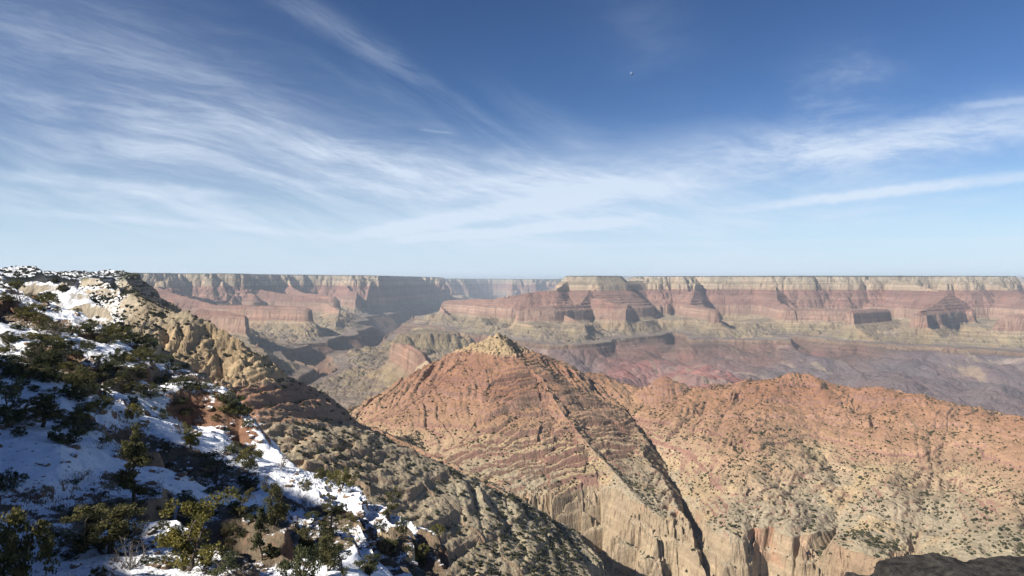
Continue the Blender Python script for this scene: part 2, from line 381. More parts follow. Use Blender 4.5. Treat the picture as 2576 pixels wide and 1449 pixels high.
def potential(X, Y):
    X = X.astype(np.float32); Y = Y.astype(np.float32)
    off = offset(X, Y)
    farw = smooth(3600, 7000, Y)
    wx = fbm(X, Y, 2600, 3, .5, 2) * 500 * farw; wy = fbm(X, Y, 2600, 3, .5, 31) * 500 * farw
    wx = wx + fbm(X, Y, 160, 3, .5, 3) * 22 * (1 - farw); wy = wy + fbm(X, Y, 160, 3, .5, 33) * 22 * (1 - farw)
    gf = gullies(X, Y, 2500, 5, .50, 7) - 0.43
    gm = gullies(X + wx, Y + wy, 300, 3, .5, 8) - 0.43
    off = off + (1 - farw) * fbm(X, Y, 300, 3, .5, 57) * 16
    second = np.full(X.shape, 1e9, np.float32); S = np.zeros(X.shape, np.float32); DM = np.full(X.shape, 1e4, np.float32)
    nf = fbm(X, Y, 900, 5, .5, 12)
    t6 = T(-598.0); t5 = T(-1000.0)
    best = np.full(X.shape, 1e9, np.float32); tag = np.zeros(X.shape, np.int16)
    for pts, run, rag in RIMS:
        P = [W(a, b) for a, b in pts]
        d = np.full(X.shape, 1e9, np.float32); ins = np.zeros(X.shape, bool)
        for (ax, ay), (bx, by) in zip(P, P[1:] + P[:1]):
            dd, _ = seg_dist(X, Y, ax, ay, bx, by)
            d = np.minimum(d, dd)
            if ay != by:
                ins ^= ((ay > Y) != (by > Y)) & (X < (bx - ax) * (Y - ay) / (by - ay) + ax)
        sd = np.where(ins, -d, d) + rag * (farw * (gf * 1500 + nf * 200) + (1 - farw) * (gm * 260 + nf * 40))
        p = sd / run
        best = np.minimum(best, p)
    for k, (pts, run, rag) in enumerate(RIDGES):
        P = [W3(*q) for q in pts]
        far = P[-1][1] > 5000
        cur = np.full(X.shape, 1e9, np.float32)
        dm = np.full(X.shape, 1e9, np.float32)
        cx, cy = P[-1][0] - P[0][0], P[-1][1] - P[0][1]; cl = math.hypot(cx, cy)
        sm = (k * 3137.0 + ((X - P[0][0]) * cx + (Y - P[0][1]) * cy) / cl).astype(np.float32)      # how far along the ridge
        for (ax, ay, az), (bx, by, bz) in zip(P, P[1:]):
            dd, t = seg_dist(X, Y, ax, ay, bx, by)
            tz = T(az + t * (bz - az) - off)
            c = tz + dd / run
            if not far and run > .8:                          # below the top of the red wall the flanks stand steeper
                c = np.where((c > t6) & (tz < t6), t6 + (c - t6) * run / .8, c)
            dm = np.where(c < cur, dd, dm)
            cur = np.minimum(cur, c)
        if far:
            n = farw * smooth(0, 500, dm) * (np.maximum(gf + .13, 0) * 1000 + nf * 110) * rag
        else:
            n = smooth(0, 160, dm) * (gm * 16 + nf * 10) * rag * run
        c = cur + n
        win = c < best
        second = np.where(win, best, np.minimum(second, c))
        tag = np.where(win, k + 1, tag); S = np.where(win, sm, S); DM = np.where(win, dm, DM)
        best = np.minimum(best, c)
    best = best - (1 - farw) * np.maximum(90 - (second - best), 0) ** 2 / 360      # slope wash rounds the gullies where two flanks meet
    # rills and flutes that run straight down the flanks of the nearer ridges
    wob = fbm(X, Y, 170, 2, .5, 63) * 20
    r1 = np.clip(1 - np.abs(perlin((S + wob) / 95, DM / 800, 51)) * 1.9, 0, 1) ** 1.6
    r2 = np.clip(1 - np.abs(perlin((S + wob) / 33, DM / 300, 52)) * 1.8, 0, 1) ** 1.6
    r3 = perlin((S + wob) / 13, DM / 110, 53)
    best = best + (1 - farw) * smooth(0, 130, DM) * smooth(0, 70, second - best) * np.where(tag == BRUSH, .55, np.where(tag <= 2, 1.5, 1.0)) * ((r1 - .3) * 34 + (r2 - .3) * 17 + r3 * 6)
    if PROFILE == 'near':
        for pts, run in NEAR_DRAWS:
            P = [W3(*q) for q in pts]
            cur = np.full(X.shape, -1e9, np.float32)
            for (ax, ay, az), (bx, by, bz) in zip(P, P[1:]):
                dd, t = seg_dist(X + wx * .5, Y + wy * .5, ax, ay, bx, by)
                cur = np.maximum(cur, T(az + t * (bz - az)) - dd / run)
            best = np.maximum(best, cur + ((r1 - .3) * 16 + (r2 - .3) * 8) * smooth(0, 60, second - best))
    # tablelands below the red wall, the low red basin in the east
    u = X / np.maximum(Y, 1)
    basin = smooth(-0.10, 0.03, u + nf * .02) * smooth(11200, 9300, Y + nf * 700) * smooth(3000, 4200, Y)
    plat = T(-978.0) + (T(-1215.0) - T(-978.0)) * basin + (gf * 200 + 1700 * np.clip(gf - .02, 0, 1) * (1 - basin) + nf * 130) * farw
    rdg = np.clip(1 - np.abs(perlin((X + wx * 1.3) / 4300, (Y + wy * 1.3) / 4300, 73)) * 1.7, 0, 1) ** 1.4
    rdg = np.maximum(rdg, .75 * np.clip(1 - np.abs(perlin((X + wy) / 2300, (Y - wx) / 2300, 74)) * 1.8, 0, 1) ** 1.4)
    plat = plat - farw * (1 - basin) * 620 * rdg * smooth(5200, 7000, Y) + farw * (1 - basin) * 260 * (1 - rdg) ** 2
    plat = plat - farw * 1900 * np.clip(fbm(X, Y, 2300, 3, .5, 71) - .05, 0, .23) * (1 - basin)
    plat = np.maximum(plat, T(-805) + nf * 40 * farw)
    best = np.minimum(best, plat)
    for j, (pts, run) in enumerate(RIVERS):
        P = [(*W(a, b), z) for a, b, z in pts]
        cur = np.full(X.shape, -1e9, np.float32)
        for (ax, ay, az), (bx, by, bz) in zip(P, P[1:]):
            dd, t = seg_dist(X + wx * .6, Y + wy * .6, ax, ay, bx, by)
            rr = run * (1 + 1.9 * smooth(0.05, 0.2, u)) if j == 0 else run
            cc = T(az + t * (bz - az)) - dd / rr
            cc = np.where(cc < t5, t5 - (t5 - cc) * rr / .45, cc)      # above the inner gorge the river's cut reaches no further
            cur = np.maximum(cur, cc)
        best = np.maximum(best, cur + (gf * 380 + nf * 60) * farw * smooth(-0.0, -1500, cur - T(-1400)))
    best = best + farw * smooth(T(-1058), T(-1100), best) * gf * 330
    return best, off, tag, basin, farw

def canyon_height(X, Y):
    p, off, tag, basin, farw = potential(X, Y)
    if PROFILE == 'near':                                   # blocks and joints of the red wall
        wz = smooth(T(-585), T(-605), p) * smooth(T(-800), T(-765), p)
        p = p + wz * smooth(-.5, .4, fbm(X, Y, 110, 2, .5, 62)) * ((np.abs(perlin(X / 21, Y / 21, 59)) - .3) * 15 + (np.abs(perlin(X / 9, Y / 9, 60)) - .3) * 7)
    z = Tinv(p).astype(np.float32)
    low = smooth(-1060, -1120, z)
    z = z + basin * low * (fbm(X, Y, 900, 4, .5, 41) * 45 - (gullies(X, Y, 1100, 4, .5, 42) - .4) * 110)
    bench = farw * smooth(-1006, -975, z) * smooth(-780, -860, z)
    z = z + bench * (fbm(X, Y, 650, 4, .5, 43) * 22 - (gullies(X, Y, 620, 5, .6, 50) - .4) * 125)
    z = z + farw * fbm(X, Y, 220, 4, .55, 44) * 7
    mid = 1 - farw
    step = 11.5
    q = (z + fbm(X, Y, 90, 3, .5, 47) * 2.2) / step
    led = (np.floor(q) + smooth(.50, .86, q - np.floor(q))) * step - q * step
    z = z + led * mid * np.where(tag == BRUSH, .2, np.where((tag == 4) | (tag == 5), .3, .46)) * smooth(-620, -560, z) * smooth(-.35, .30, fbm(X, Y, 240, 3, .5, 48) + .25 * smooth(-480, -300, z))
    crag = smooth(-300, -262, z) * smooth(-100, -150, z) + .5 * smooth(-490, -420, z) * smooth(.1, .5, fbm(X, Y, 200, 2, .5, 49))
    blk = np.abs(perlin(X / 34, Y / 34, 55)) * 13 + np.abs(perlin(X / 15, Y / 15, 56)) * 7
    z = z + mid * np.clip(crag, 0, 1) * (blk - 6) * smooth(650, 1300, Y)
    z = z + mid * (fbm(X, Y, 60, 4, .55, 45) * 4.2 + fbm(X, Y, 15, 3, .55, 46) * 1.7)
    return z + off, z, tag, basin

def grid_mesh(name, us, ds, fn, extra=None):
    U, D = np.meshgrid(us, ds)
    X = (U * D).ravel(); Y = D.ravel()
    z, strat, attrs = fn(X, Y)
    nu, nd = len(us), len(ds)
    n = nu * nd
    co = np.empty((n, 3), np.float32); co[:, 0] = X; co[:, 1] = Y; co[:, 2] = z
    idx = np.arange(n, dtype=np.int32).reshape(nd, nu)
    q = np.stack([idx[:-1, :-1], idx[:-1, 1:], idx[1:, 1:], idx[1:, :-1]], -1).reshape(-1, 4)
    me = bpy.data.meshes.new(name)
    me.vertices.add(n); me.vertices.foreach_set('co', co.ravel())
    me.loops.add(q.size); me.loops.foreach_set('vertex_index', q.ravel())
    me.polygons.add(len(q)); me.polygons.foreach_set('loop_start', np.arange(0, q.size, 4, dtype=np.int32))
    me.update(calc_edges=True)
    a = me.attributes.new('strat', 'FLOAT', 'POINT'); a.data.foreach_set('value', strat.astype(np.float32))
    for k, v in attrs.items():
        a = me.attributes.new(k, 'FLOAT', 'POINT'); a.data.foreach_set('value', v.astype(np.float32))
    me.polygons.foreach_set('use_smooth', np.zeros(len(q), bool))
    o = bpy.data.objects.new(name, me); scene.collection.objects.link(o)
    o['kind'] = 'structure'
    return o, co.reshape(nd, nu, 3)

def steps(*segs):
    out = []
    for a, b, n in segs: out.append(np.linspace(a, b, max(2, int(n * RES)), endpoint=False))
    return np.concatenate(out)

# ------------------------------------------------------------------ materials of the land
def zr(z): return (z + 1440.0) / 1520.0

def land_material(name, far):
    m = bpy.data.materials.new(name); m.use_nodes = True
    g = NT(m.node_tree)
    geo = g.node('ShaderNodeNewGeometry')
    P = geo.outputs['Position']; N = geo.outputs['True Normal']
    nz = g.sep(N)[2]
    st = g.attr('strat'); bas = g.attr('basin')
    big = g.noise(P, 0.0011 if far else 0.006, 5, .6)
    sm = g.noise(P, 0.009 if far else 0.05, 5, .65)
    s = g.m('ADD', st, g.m('MULTIPLY', g.m('SUBTRACT', sm, .5), 26 if far else 16))
    x, y, z = g.sep(P)
    beds = g.noise(g.comb(g.m('MULTIPLY', x, .0004), g.m('MULTIPLY', y, .0004), g.m('MULTIPLY', s, 0.045)), 1.0, 4, .7)
    rock = g.ramp(g.m('DIVIDE', g.m('ADD', s, 1440.0), 1520.0), [
        (zr(-1400), (.13, .085, .07)), (zr(-1065), (.17, .105, .08)), (zr(-1058), (.20, .135, .095)), (zr(-1006), (.24, .17, .12)), (zr(-1000), (.24, .20, .125)),
        (zr(-860), (.27, .215, .135)), (zr(-790), (.32, .245, .165)), (zr(-766), (.31, .22, .165)), (zr(-760), (.31, .20, .15)), (zr(-606), (.36, .245, .185)), (zr(-598), (.26, .16, .125)),
        (zr(-520), (.25, .145, .115)), (zr(-440), (.29, .18, .14)), (zr(-355), (.225, .13, .105)), (zr(-280), (.225, .13, .105)), (zr(-272), (.38, .29, .205)), (zr(-170), (.41, .335, .245)),
        (zr(-160), (.29, .24, .17)), (zr(-100), (.30, .25, .18)), (zr(-96), (.37, .315, .24)), (zr(-14), (.34, .295, .225)), (zr(-6), (.07, .075, .048))])
    soil = g.ramp(g.m('DIVIDE', g.m('ADD', s, 1440.0), 1520.0), [
        (zr(-1400), (.12, .085, .072)), (zr(-1062), (.16, .11, .085)), (zr(-1050), (.20, .16, .135)), (zr(-1000), (.22, .18, .15)), (zr(-900), (.25, .20, .165)),
        (zr(-780), (.26, .215, .145)), (zr(-620), (.27, .20, .135)), (zr(-590), (.265, .18, .14)), (zr(-360), (.24, .145, .115)), (zr(-285), (.22, .135, .11)), (zr(-268), (.30, .225, .15)),
        (zr(-165), (.22, .18, .12)), (zr(-98), (.20, .165, .115)), (zr(-30), (.13, .115, .075)), (zr(-6), (.05, .058, .032)), (zr(60), (.035, .042, .024))] if far else [
        (zr(-1400), (.15, .10, .08)), (zr(-1000), (.25, .21, .14)), (zr(-780), (.33, .265, .175)), (zr(-640), (.355, .31, .23)), (zr(-570), (.37, .31, .22)),
        (zr(-535), (.38, .285, .19)), (zr(-480), (.345, .22, .14)), (zr(-430), (.33, .195, .122)), (zr(-370), (.305, .165, .102)), (zr(-285), (.31, .175, .11)), (zr(-262), (.38, .295, .185)),
        (zr(-165), (.29, .235, .155)), (zr(-98), (.26, .21, .145)), (zr(-30), (.15, .13, .085)), (zr(-6), (.06, .065, .036)), (zr(60), (.04, .045, .026))])
    if not far:
        pink = g.mr(g.noise(P, .0035, 4, .6), .50, .62)
        wall = g.mix(pink, g.mix(g.noise(P, .02, 5, .7), (.27, .21, .15), (.44, .35, .24)), g.mix(g.noise(P, .025, 5, .7), (.32, .17, .115), (.44, .28, .19)))
        rock = g.mix(g.m('MULTIPLY', g.mr(st, -585, -600), g.mr(st, -790, -760)), rock, wall)
        br = g.attr('brush')
        rock = g.mix(g.m('MULTIPLY', g.mr(st, -285, -270), g.mr(st, -150, -170)), rock, g.mix(sm, (.25, .18, .11), (.41, .31, .19)))
        asp = g.mr(g.sep(N)[0], .12, .50, 0, .65)                # shaded aspects carry more scrub and grey soil
        br = g.m('MAXIMUM', br, g.m('MULTIPLY', asp, g.mr(st, -250, -330)))
        och = g.m('MULTIPLY', g.mr(g.noise(P, .0075, 4, .6), .52, .60), g.m('MULTIPLY', g.mr(st, -490, -520), g.mr(st, -640, -600)))
        soil = g.mix(och, soil, (.43, .33, .205))
        soil = g.mix(br, soil, g.mix(big, (.27, .235, .165), (.40, .34, .24)))
        rock = g.mix(g.m('MULTIPLY', br, .8), rock, (.31, .24, .16))
    cliff = g.mr(nz, 0.93, 0.68) if far else g.mr(nz, 0.84, 0.60)
    c = g.mix(cliff, soil, rock)
    c = g.mix(1.0, c, g.ramp(beds, [(0.28, .60), (0.40, .92), (0.52, .86), (0.58, 1.12), (0.72, 1.38)] if far else [(0.28, .78), (0.42, .96), (0.52, .93), (0.58, 1.06), (0.72, 1.18)]), 'MULTIPLY')
    c = g.mix(1.0, c, g.ramp(big, [(0.3, (.82, .80, .80)), (0.7, (1.16, 1.16, 1.14))]), 'MULTIPLY')
    if far:
        # red shale hills and dark sills of the eastern basin, with pale debris chutes
        dox = g.ramp(g.noise(P, 0.00055, 5, .6, .4), [(0.34, (.16, .13, .13)), (0.45, (.22, .15, .14)), (0.54, (.29, .13, .112)), (0.63, (.26, .185, .16)), (0.76, (.33, .27, .22))])
        dox = g.mix(g.m('MULTIPLY', g.attr('sill'), .9), dox, g.mix(big, (.12, .105, .112), (.18, .15, .15)))
        dox = g.mix(g.m('MULTIPLY', g.attr('wash'), .75), dox, (.36, .285, .235))
        c = g.mix(g.m('MULTIPLY', bas, g.mr(s, -1050, -1075)), c, dox)
        chute = g.mr(g.noise(g.comb(g.m('MULTIPLY', x, .0028), g.m('MULTIPLY', y, .0007), 0.0), 1.0, 3, .5, .6), .62, .70)
        c = g.mix(g.m('MULTIPLY', g.m('MULTIPLY', bas, chute), 0.7), c, (.30, .24, .17))
        patch = g.noise(P, .0021, 5, .65)
        c = g.mix(g.mr(patch, .48, .68, 0, .65), c, g.mix(1.0, c, (1.34, 1.16, 1.10), 'MULTIPLY'))
        c = g.mix(g.mr(patch, .48, .30, 0, .6), c, g.mix(1.0, c, (.78, .68, .70), 'MULTIPLY'))
        talus = g.noise(g.comb(g.m('MULTIPLY', x, .006), g.m('MULTIPLY', y, .002), 0), 1.0, 3, .6)
        c = g.mix(1.0, c, g.ramp(talus, [(.3, .86), (.7, 1.12)]), 'MULTIPLY')
        snow = g.m('MULTIPLY', g.mr(s, -190, -30), g.mr(g.noise(P, .0016, 5, .7), .60, .68))
        c = g.mix(g.m('MULTIPLY', snow, g.mr(nz, .5, .8)), c, (.72, .74, .78))
    else:
        mott = g.noise(P, 0.022, 6, .72)
        c = g.mix(g.mr(mott, .50, .66, 0, .55), c, g.mix(1.0, c, (1.25, 1.24, 1.20), 'MULTIPLY'))
        c = g.mix(g.mr(mott, .46, .34, 0, .6), c, g.mix(1.0, c, (.62, .66, .62), 'MULTIPLY'))
        scrub = g.mr(g.voro(P, 0.16), .22, .10)
        scrub = g.m('MULTIPLY', scrub, g.mr(g.noise(P, .012, 3, .5), .35, .65))
        c = g.mix(g.m('MULTIPLY', scrub, g.mr(nz, .6, .8, 0, .75)), c, (.075, .08, .045))
        snow = g.attr('snow')
        sn = g.mr(g.m('ADD', g.m('MULTIPLY', snow, .55), g.noise(P, .085, 5, .75)), .80, .92)
        c = g.mix(g.m('MULTIPLY', sn, g.mr(nz, .45, .7)), c, (.78, .80, .84))
    flute = g.noise(g.comb(g.m('MULTIPLY', x, .012 if far else .11), g.m('MULTIPLY', y, .012 if far else .11), g.m('MULTIPLY', z, .002 if far else .012)), 1.0, 5, .7)
    c = g.mix(g.m('MULTIPLY', cliff, g.mr(flute, .46, .34)), c, g.mix(1.0, c, (.55, .52, .52), 'MULTIPLY'))
    b1 = g.noise(P, 0.014 if far else 0.12, 8 if far else 7, .72)
    nrm = g.bump(flute, .8, 50 if far else 5.0, g.bump(b1, 0.8, 60 if far else 5.5))
    bs = g.node('ShaderNodeBsdfPrincipled')
    g.l.new(c, bs.inputs['Base Color']); bs.inputs['Roughness'].default_value = .95
    bs.inputs['Specular IOR Level'].default_value = 0.08
    g.l.new(nrm, bs.inputs['Normal'])
    out = g.node('ShaderNodeOutputMaterial'); g.l.new(bs.outputs[0], out.inputs[0])
    return m

MAT_FAR = land_material('far_canyon_rock', True)
MAT_MID = land_material('canyon_rock_and_scrub', False)

def far_fn(X, Y):
    z, s, tag, basin = canyon_height(X, Y)
    u = X / Y + fbm(X, Y, 1500, 3, .5, 58) * .035
    wash = smooth(.62, .80, gullies(X, Y, 1100, 4, .5, 42)) * smooth(-.2, .3, fbm(X, Y, 1500, 2, .5, 59))
    return z, s, {'basin': basin, 'wash': wash, 'sill': smooth(.33, .38, u) * smooth(11000, 9800, Y)}
def mid_fn(X, Y):
    z, s, tag, basin = canyon_height(X, Y)
    u = X / Y
    snow = .8 * smooth(-0.50, -0.58, u) + .55 * smooth(-0.24, -0.36, u) * smooth(1700, 1200, Y) * smooth(-0.12, -.2, z / Y * 1.0 + 0.0)
    brush = ((tag == BRUSH) * (0.8 + .2 * smooth(-.5, .3, fbm(X, Y, 120, 3, .5, 81)))).astype(np.float32)
    brush = np.maximum(brush, .9 * smooth(1056, 1070, EYE - z / Y * F) * smooth(-.40, -.36, u) * smooth(1700, 1640, Y))
    brush = np.maximum(brush, .9 * smooth(1640, 1560, Y) * smooth(-.385, -.36, u) * (tag != BRIDGE))
    return z, s, {'basin': basin, 'snow': np.clip(snow, 0, 1), 'brush': brush}

PROFILE = 'far'
far_o, _ = grid_mesh('far_canyon_terrain', np.linspace(-1.0, 1.0, int(1750 * RES)), steps((4700, 8000, 200), (8000, 16500, 620), (16500, 27000, 330), (27000, 64000, 160)), far_fn)
far_o.data.materials.append(MAT_FAR)
PROFILE = 'near'
mid_o, MIDG = grid_mesh('canyon_terrain', np.linspace(-1.25, 1.0, int(1900 * RES)), steps((330, 1100, 260), (1100, 2950, 700), (2950, 4760, 230)), mid_fn)
mid_o.data.materials.append(MAT_MID)

# ------------------------------------------------------------------ the air of the canyon
def haze():
    me = bpy.data.meshes.new('haze')
    x0, x1, y0, y1, z0, z1 = -75000, 75000, -600, 70000, -1700, 225
    v = [(x, y, z) for x in (x0, x1) for y in (y0, y1) for z in (z0, z1)]
    f = [(0, 1, 3, 2), (4, 6, 7, 5), (0, 4, 5, 1), (2, 3, 7, 6), (0, 2, 6, 4), (1, 5, 7, 3)]
    me.from_pydata(v, [], f); me.update()
    o = bpy.data.objects.new('haze', me); scene.collection.objects.link(o); o['kind'] = 'stuff'
    m = bpy.data.materials.new('canyon_air'); m.use_nodes = True
    g = NT(m.node_tree)
    pv = g.node('ShaderNodeVolumePrincipled')
    pv.inputs['Color'].default_value = (.74, .86, 1.0, 1); pv.inputs['Density'].default_value = HAZE
    pv.inputs['Anisotropy'].default_value = 0.1
    out = g.node('ShaderNodeOutputMaterial'); g.l.new(pv.outputs[0], out.inputs['Volume'])
    me.materials.append(m)
HAZE = 1.85e-5
haze()
# ------------------------------------------------------------------ the snowy slope below the viewpoint
# columns of the slope: photo column, then (metres away, photo row) from the foot to behind the crest
SLOPE = [
    (-2600, [(8, 500), (14, 300), (26, 200), (45, 250), (80, 350), (120, 450), (124, 455), (220, 560), (300, 600), (450, 800)]),
    (-700, [(12, 1500), (25, 1200), (45, 1000), (70, 880), (110, 780), (150, 740), (152, 735), (300, 690), (340, 720), (450, 1100)]),
    (0, [(30, 1750), (50, 1449), (68, 1250), (88, 1090), (112, 970), (150, 868), (153, 848), (290, 704), (330, 760), (450, 1150)]),
    (150, [(30, 1760), (50, 1449), (68, 1270), (88, 1120), (110, 1010), (140, 915), (143, 893), (255, 776), (290, 860), (450, 1300)]),
    (300, [(30, 1780), (50, 1475), (68, 1320), (88, 1185), (108, 1080), (140, 975), (143, 948), (220, 832), (250, 910), (450, 1600)]),
    (400, [(30, 1800), (50, 1485), (68, 1335), (88, 1210), (108, 1115), (142, 1030), (146, 983), (205, 891), (240, 990), (450, 1700)]),
    (480, [(30, 1800), (50, 1490), (70, 1345), (90, 1225), (112, 1130), (146, 1085), (150, 972), (188, 938), (225, 1050), (450, 1800)]),
    (560, [(30, 1800), (50, 1495), (70, 1355), (92, 1235), (114, 1160), (146, 1090), (151, 982), (176, 958), (210, 1100), (450, 1850)]),
    (600, [(30, 1800), (50, 1500), (70, 1365), (95, 1240), (118, 1166), (146, 1120), (151, 1010), (166, 998), (195, 1150), (450, 1900)]),
    (680, [(30, 1810), (50, 1505), (70, 1380), (95, 1255), (120, 1182), (140, 1150), (146, 1110), (155, 1098), (185, 1260), (450, 1950)]),
    (760, [(30, 1810), (50, 1510), (70, 1395), (95, 1275), (122, 1194), (126, 1191), (130, 1193), (135, 1200), (170, 1400), (450, 2000)]),
    (900, [(30, 1810), (50, 1520), (70, 1420), (92, 1315), (116, 1239), (120, 1238), (124, 1240), (128, 1246), (160, 1460), (450, 2100)]),
    (955, [(30, 1820), (52, 1530), (70, 1450), (88, 1400), (90, 1345), (112, 1270), (114, 1269), (118, 1274), (150, 1480), (450, 2100)]),
    (1030, [(30, 1820), (54, 1540), (72, 1470), (88, 1425), (90, 1355), (106, 1318), (108, 1317), (110, 1322), (140, 1540), (450, 2200)]),
    (1050, [(30, 1820), (54, 1540), (72, 1470), (88, 1432), (91, 1395), (106, 1330), (108, 1329), (110, 1334), (138, 1550), (450, 2200)]),
    (1100, [(30, 1830), (56, 1550), (74, 1480), (88, 1442), (91, 1405), (100, 1350), (102, 1347), (104, 1352), (107, 1500), (450, 2300)]),
    (1124, [(30, 1830), (56, 1550), (74, 1485), (88, 1450), (93, 1422), (98, 1385), (99, 1382), (100, 1388), (102, 1540), (450, 2300)]),
    (1136, [(30, 1830), (56, 1550), (74, 1478), (84, 1450), (86, 1452), (88, 1462), (90, 1480), (92, 1520), (100, 1700), (450, 2350)]),
    (1190, [(30, 1850), (56, 1570), (70, 1505), (78, 1480), (82, 1478), (85, 1490), (88, 1530), (92, 1600), (100, 1750), (450, 2400)]),
    (1320, [(30, 2100), (50, 1800), (60, 1740), (66, 1740), (72, 1780), (78, 1830), (84, 1900), (92, 2000), (110, 2200), (450, 2800)]),
    (1700, [(30, 2900), (50, 2500), (60, 2400), (66, 2400), (72, 2450), (78, 2500), (84, 2560), (92, 2640), (110, 2800), (450, 3200)]),
]
_sp = np.array([c[0] for c in SLOPE], float)
_sk = np.array([c[1] for c in SLOPE], float)                     # columns x knots x 2

def slope_base(us, ds):
    Z = np.empty((len(ds), len(us)), np.float32)
    for i, u in enumerate(us):
        px = u * F + CX
        D = [np.interp(px, _sp, _sk[:, k, 0]) for k in range(_sk.shape[1])]
        Q = [np.interp(px, _sp, (EYE - _sk[:, k, 1]) / F * _sk[:, k, 0]) for k in range(_sk.shape[1])]
        Z[:, i] = np.interp(ds, D, Q)
    return Z

def near_slope():
    us = np.concatenate([np.linspace(-2.15, -0.80, int(150 * RES), endpoint=False), np.linspace(-0.80, -0.06, int(1250 * RES), endpoint=False), np.linspace(-0.06, 0.2, int(110 * RES))])
    ds = np.exp(np.linspace(math.log(13), math.log(440), int(820 * RES)))
    Z = slope_base(us, ds)
    # round the joints of the table a little
    for _ in range(3):
        Z[:, 1:-1] = (Z[:, :-2] + 2 * Z[:, 1:-1] + Z[:, 2:]) / 4
    U, D = np.meshgrid(us, ds); X = U * D; Y = D
    sc = np.clip(D / 100, .35, 2.2)
    Z = Z + fbm(X, Y, 22, 3, .5, 61) * 1.1 * sc + fbm(X, Y, 6, 3, .5, 62) * .34 * sc
    # ledges: the slope steps down over broken beds of rock
    step = 3.4 * (1 + .25 * fbm(X, Y, 60, 2, .5, 63))
    q = (Z + fbm(X, Y, 9, 3, .5, 64) * .8) / step
    fr = q - np.floor(q)
    st = (np.floor(q) + smooth(.62, .86, fr)) * step
    mask = smooth(.05, .55, fbm(X, Y, 38, 3, .55, 65) + .12)
    Z = Z + (st - q * step) * .85 * mask
    step2 = 7.5 * (1 + .2 * fbm(X, Y, 80, 2, .5, 69))
    q2 = (Z + fbm(X, Y, 14, 3, .5, 70) * 1.6) / step2
    st2 = (np.floor(q2) + smooth(.70, .88, q2 - np.floor(q2))) * step2 - q2 * step2
    m2 = smooth(.10, .40, fbm(X, Y, 45, 3, .55, 72)) * smooth(55, 75, D) * smooth(230, 180, D)
    Z = Z + st2 * m2 * .62
    mask = np.maximum(mask, m2)
    rough = fbm(X, Y, 1.7, 4, .55, 66)
    Z = Z + rough * (.06 + .22 * mask) * np.clip(sc, .5, 1.4)
    PXX = U * F + CX
    bare = np.clip(mask, 0, 1) * (1 - .95 * smooth(680, 740, PXX) * smooth(1070, 1030, PXX) * smooth(95, 104, D)) - .35 * smooth(700, 760, PXX) * smooth(1050, 1010, PXX) * smooth(100, 106, D)
    return us, ds, Z, bare

def near_material():
    m = bpy.data.materials.new('snow_over_red_rock'); m.use_nodes = True
    g = NT(m.node_tree)
    geo = g.node('ShaderNodeNewGeometry'); P = geo.outputs['Position']
    nz = g.sep(geo.outputs['True Normal'])[2]
    x, y, z = g.sep(P)
    bare = g.attr('bare'); tan = g.attr('tan')
    n1 = g.noise(P, .16, 6, .68); n2 = g.noise(P, .9, 5, .65); n3 = g.noise(P, .07, 3, .55)
    lay = g.noise(g.comb(g.m('MULTIPLY', x, .03), g.m('MULTIPLY', y, .03), g.m('MULTIPLY', z, 1.3)), 1.0, 5, .7)
    rock = g.mix(n1, (.12, .062, .042), (.27, .15, .095))
    rock = g.mix(g.mr(n3, .48, .62), rock, (.24, .175, .12))
    rock = g.mix(tan, rock, g.mix(n1, (.38, .28, .17), (.52, .40, .26)))
    rock = g.mix(1.0, rock, g.ramp(lay, [(.30, .55), (.45, 1.0), (.7, 1.25)]), 'MULTIPLY')
    dirt = g.mix(n2, (.10, .08, .055), (.19, .145, .10))
    ground = g.mix(g.mr(nz, .82, .62), dirt, rock)
    # snow lies where it is not too steep, thinner on the broken ledges
    s = g.m('ADD', g.m('MULTIPLY', nz, 1.25), g.m('MULTIPLY', g.m('SUBTRACT', n1, .5), 1.1))
    s = g.m('ADD', s, g.m('MULTIPLY', g.m('SUBTRACT', n2, .5), .55))
    s = g.m('SUBTRACT', s, g.m('MULTIPLY', bare, .52))
    s = g.m('ADD', s, g.m('MULTIPLY', g.m('SUBTRACT', n3, .5), .9))
    snow = g.mr(s, .70, .79)
    speck = g.mr(g.voro(P, 1.15), .26, .12)
    speck = g.m('MULTIPLY', speck, g.mr(g.noise(P, .22, 3, .6), .42, .58))
    snow = g.m('MULTIPLY', snow, g.m('SUBTRACT', 1.0, g.m('MULTIPLY', speck, .9)))
    col = g.mix(snow, ground, (.78, .80, .84))
    bs = g.node('ShaderNodeBsdfPrincipled'); g.l.new(col, bs.inputs['Base Color'])
    bs.inputs['Roughness'].default_value = .85; bs.inputs['Specular IOR Level'].default_value = .15
    h = g.m('ADD', g.m('MULTIPLY', g.noise(P, 1.4, 6, .7), g.m('SUBTRACT', 1.0, g.m('MULTIPLY', snow, .8))), g.m('MULTIPLY', snow, .25))
    g.l.new(g.bump(h, .8, .5), bs.inputs['Normal'])
    out = g.node('ShaderNodeOutputMaterial'); g.l.new(bs.outputs[0], out.inputs[0])
    return m

NU, ND, NZ, NB = near_slope()
def near_fn(X, Y):
    u = X / Y; px = u * F + CX
    py = EYE - NZ.ravel() / Y * F
    # the sunlit yellow blocks at the brink
    tan = smooth(930, 950, px) * smooth(1060, 1035, px) * smooth(84, 87, Y) * smooth(112, 100, Y)
    tan = np.maximum(tan, smooth(320, 345, px) * smooth(420, 400, px) * smooth(190, 205, Y))
    tan = np.maximum(tan, .35 * smooth(.2, .6, fbm(X, Y, 30, 2, .5, 68)))
    return NZ.ravel(), NZ.ravel(), {'bare': NB.ravel(), 'tan': tan}
near_o, NEARG = grid_mesh('snowy_hillside', NU, ND, near_fn)
near_o.data.materials.append(near_material())

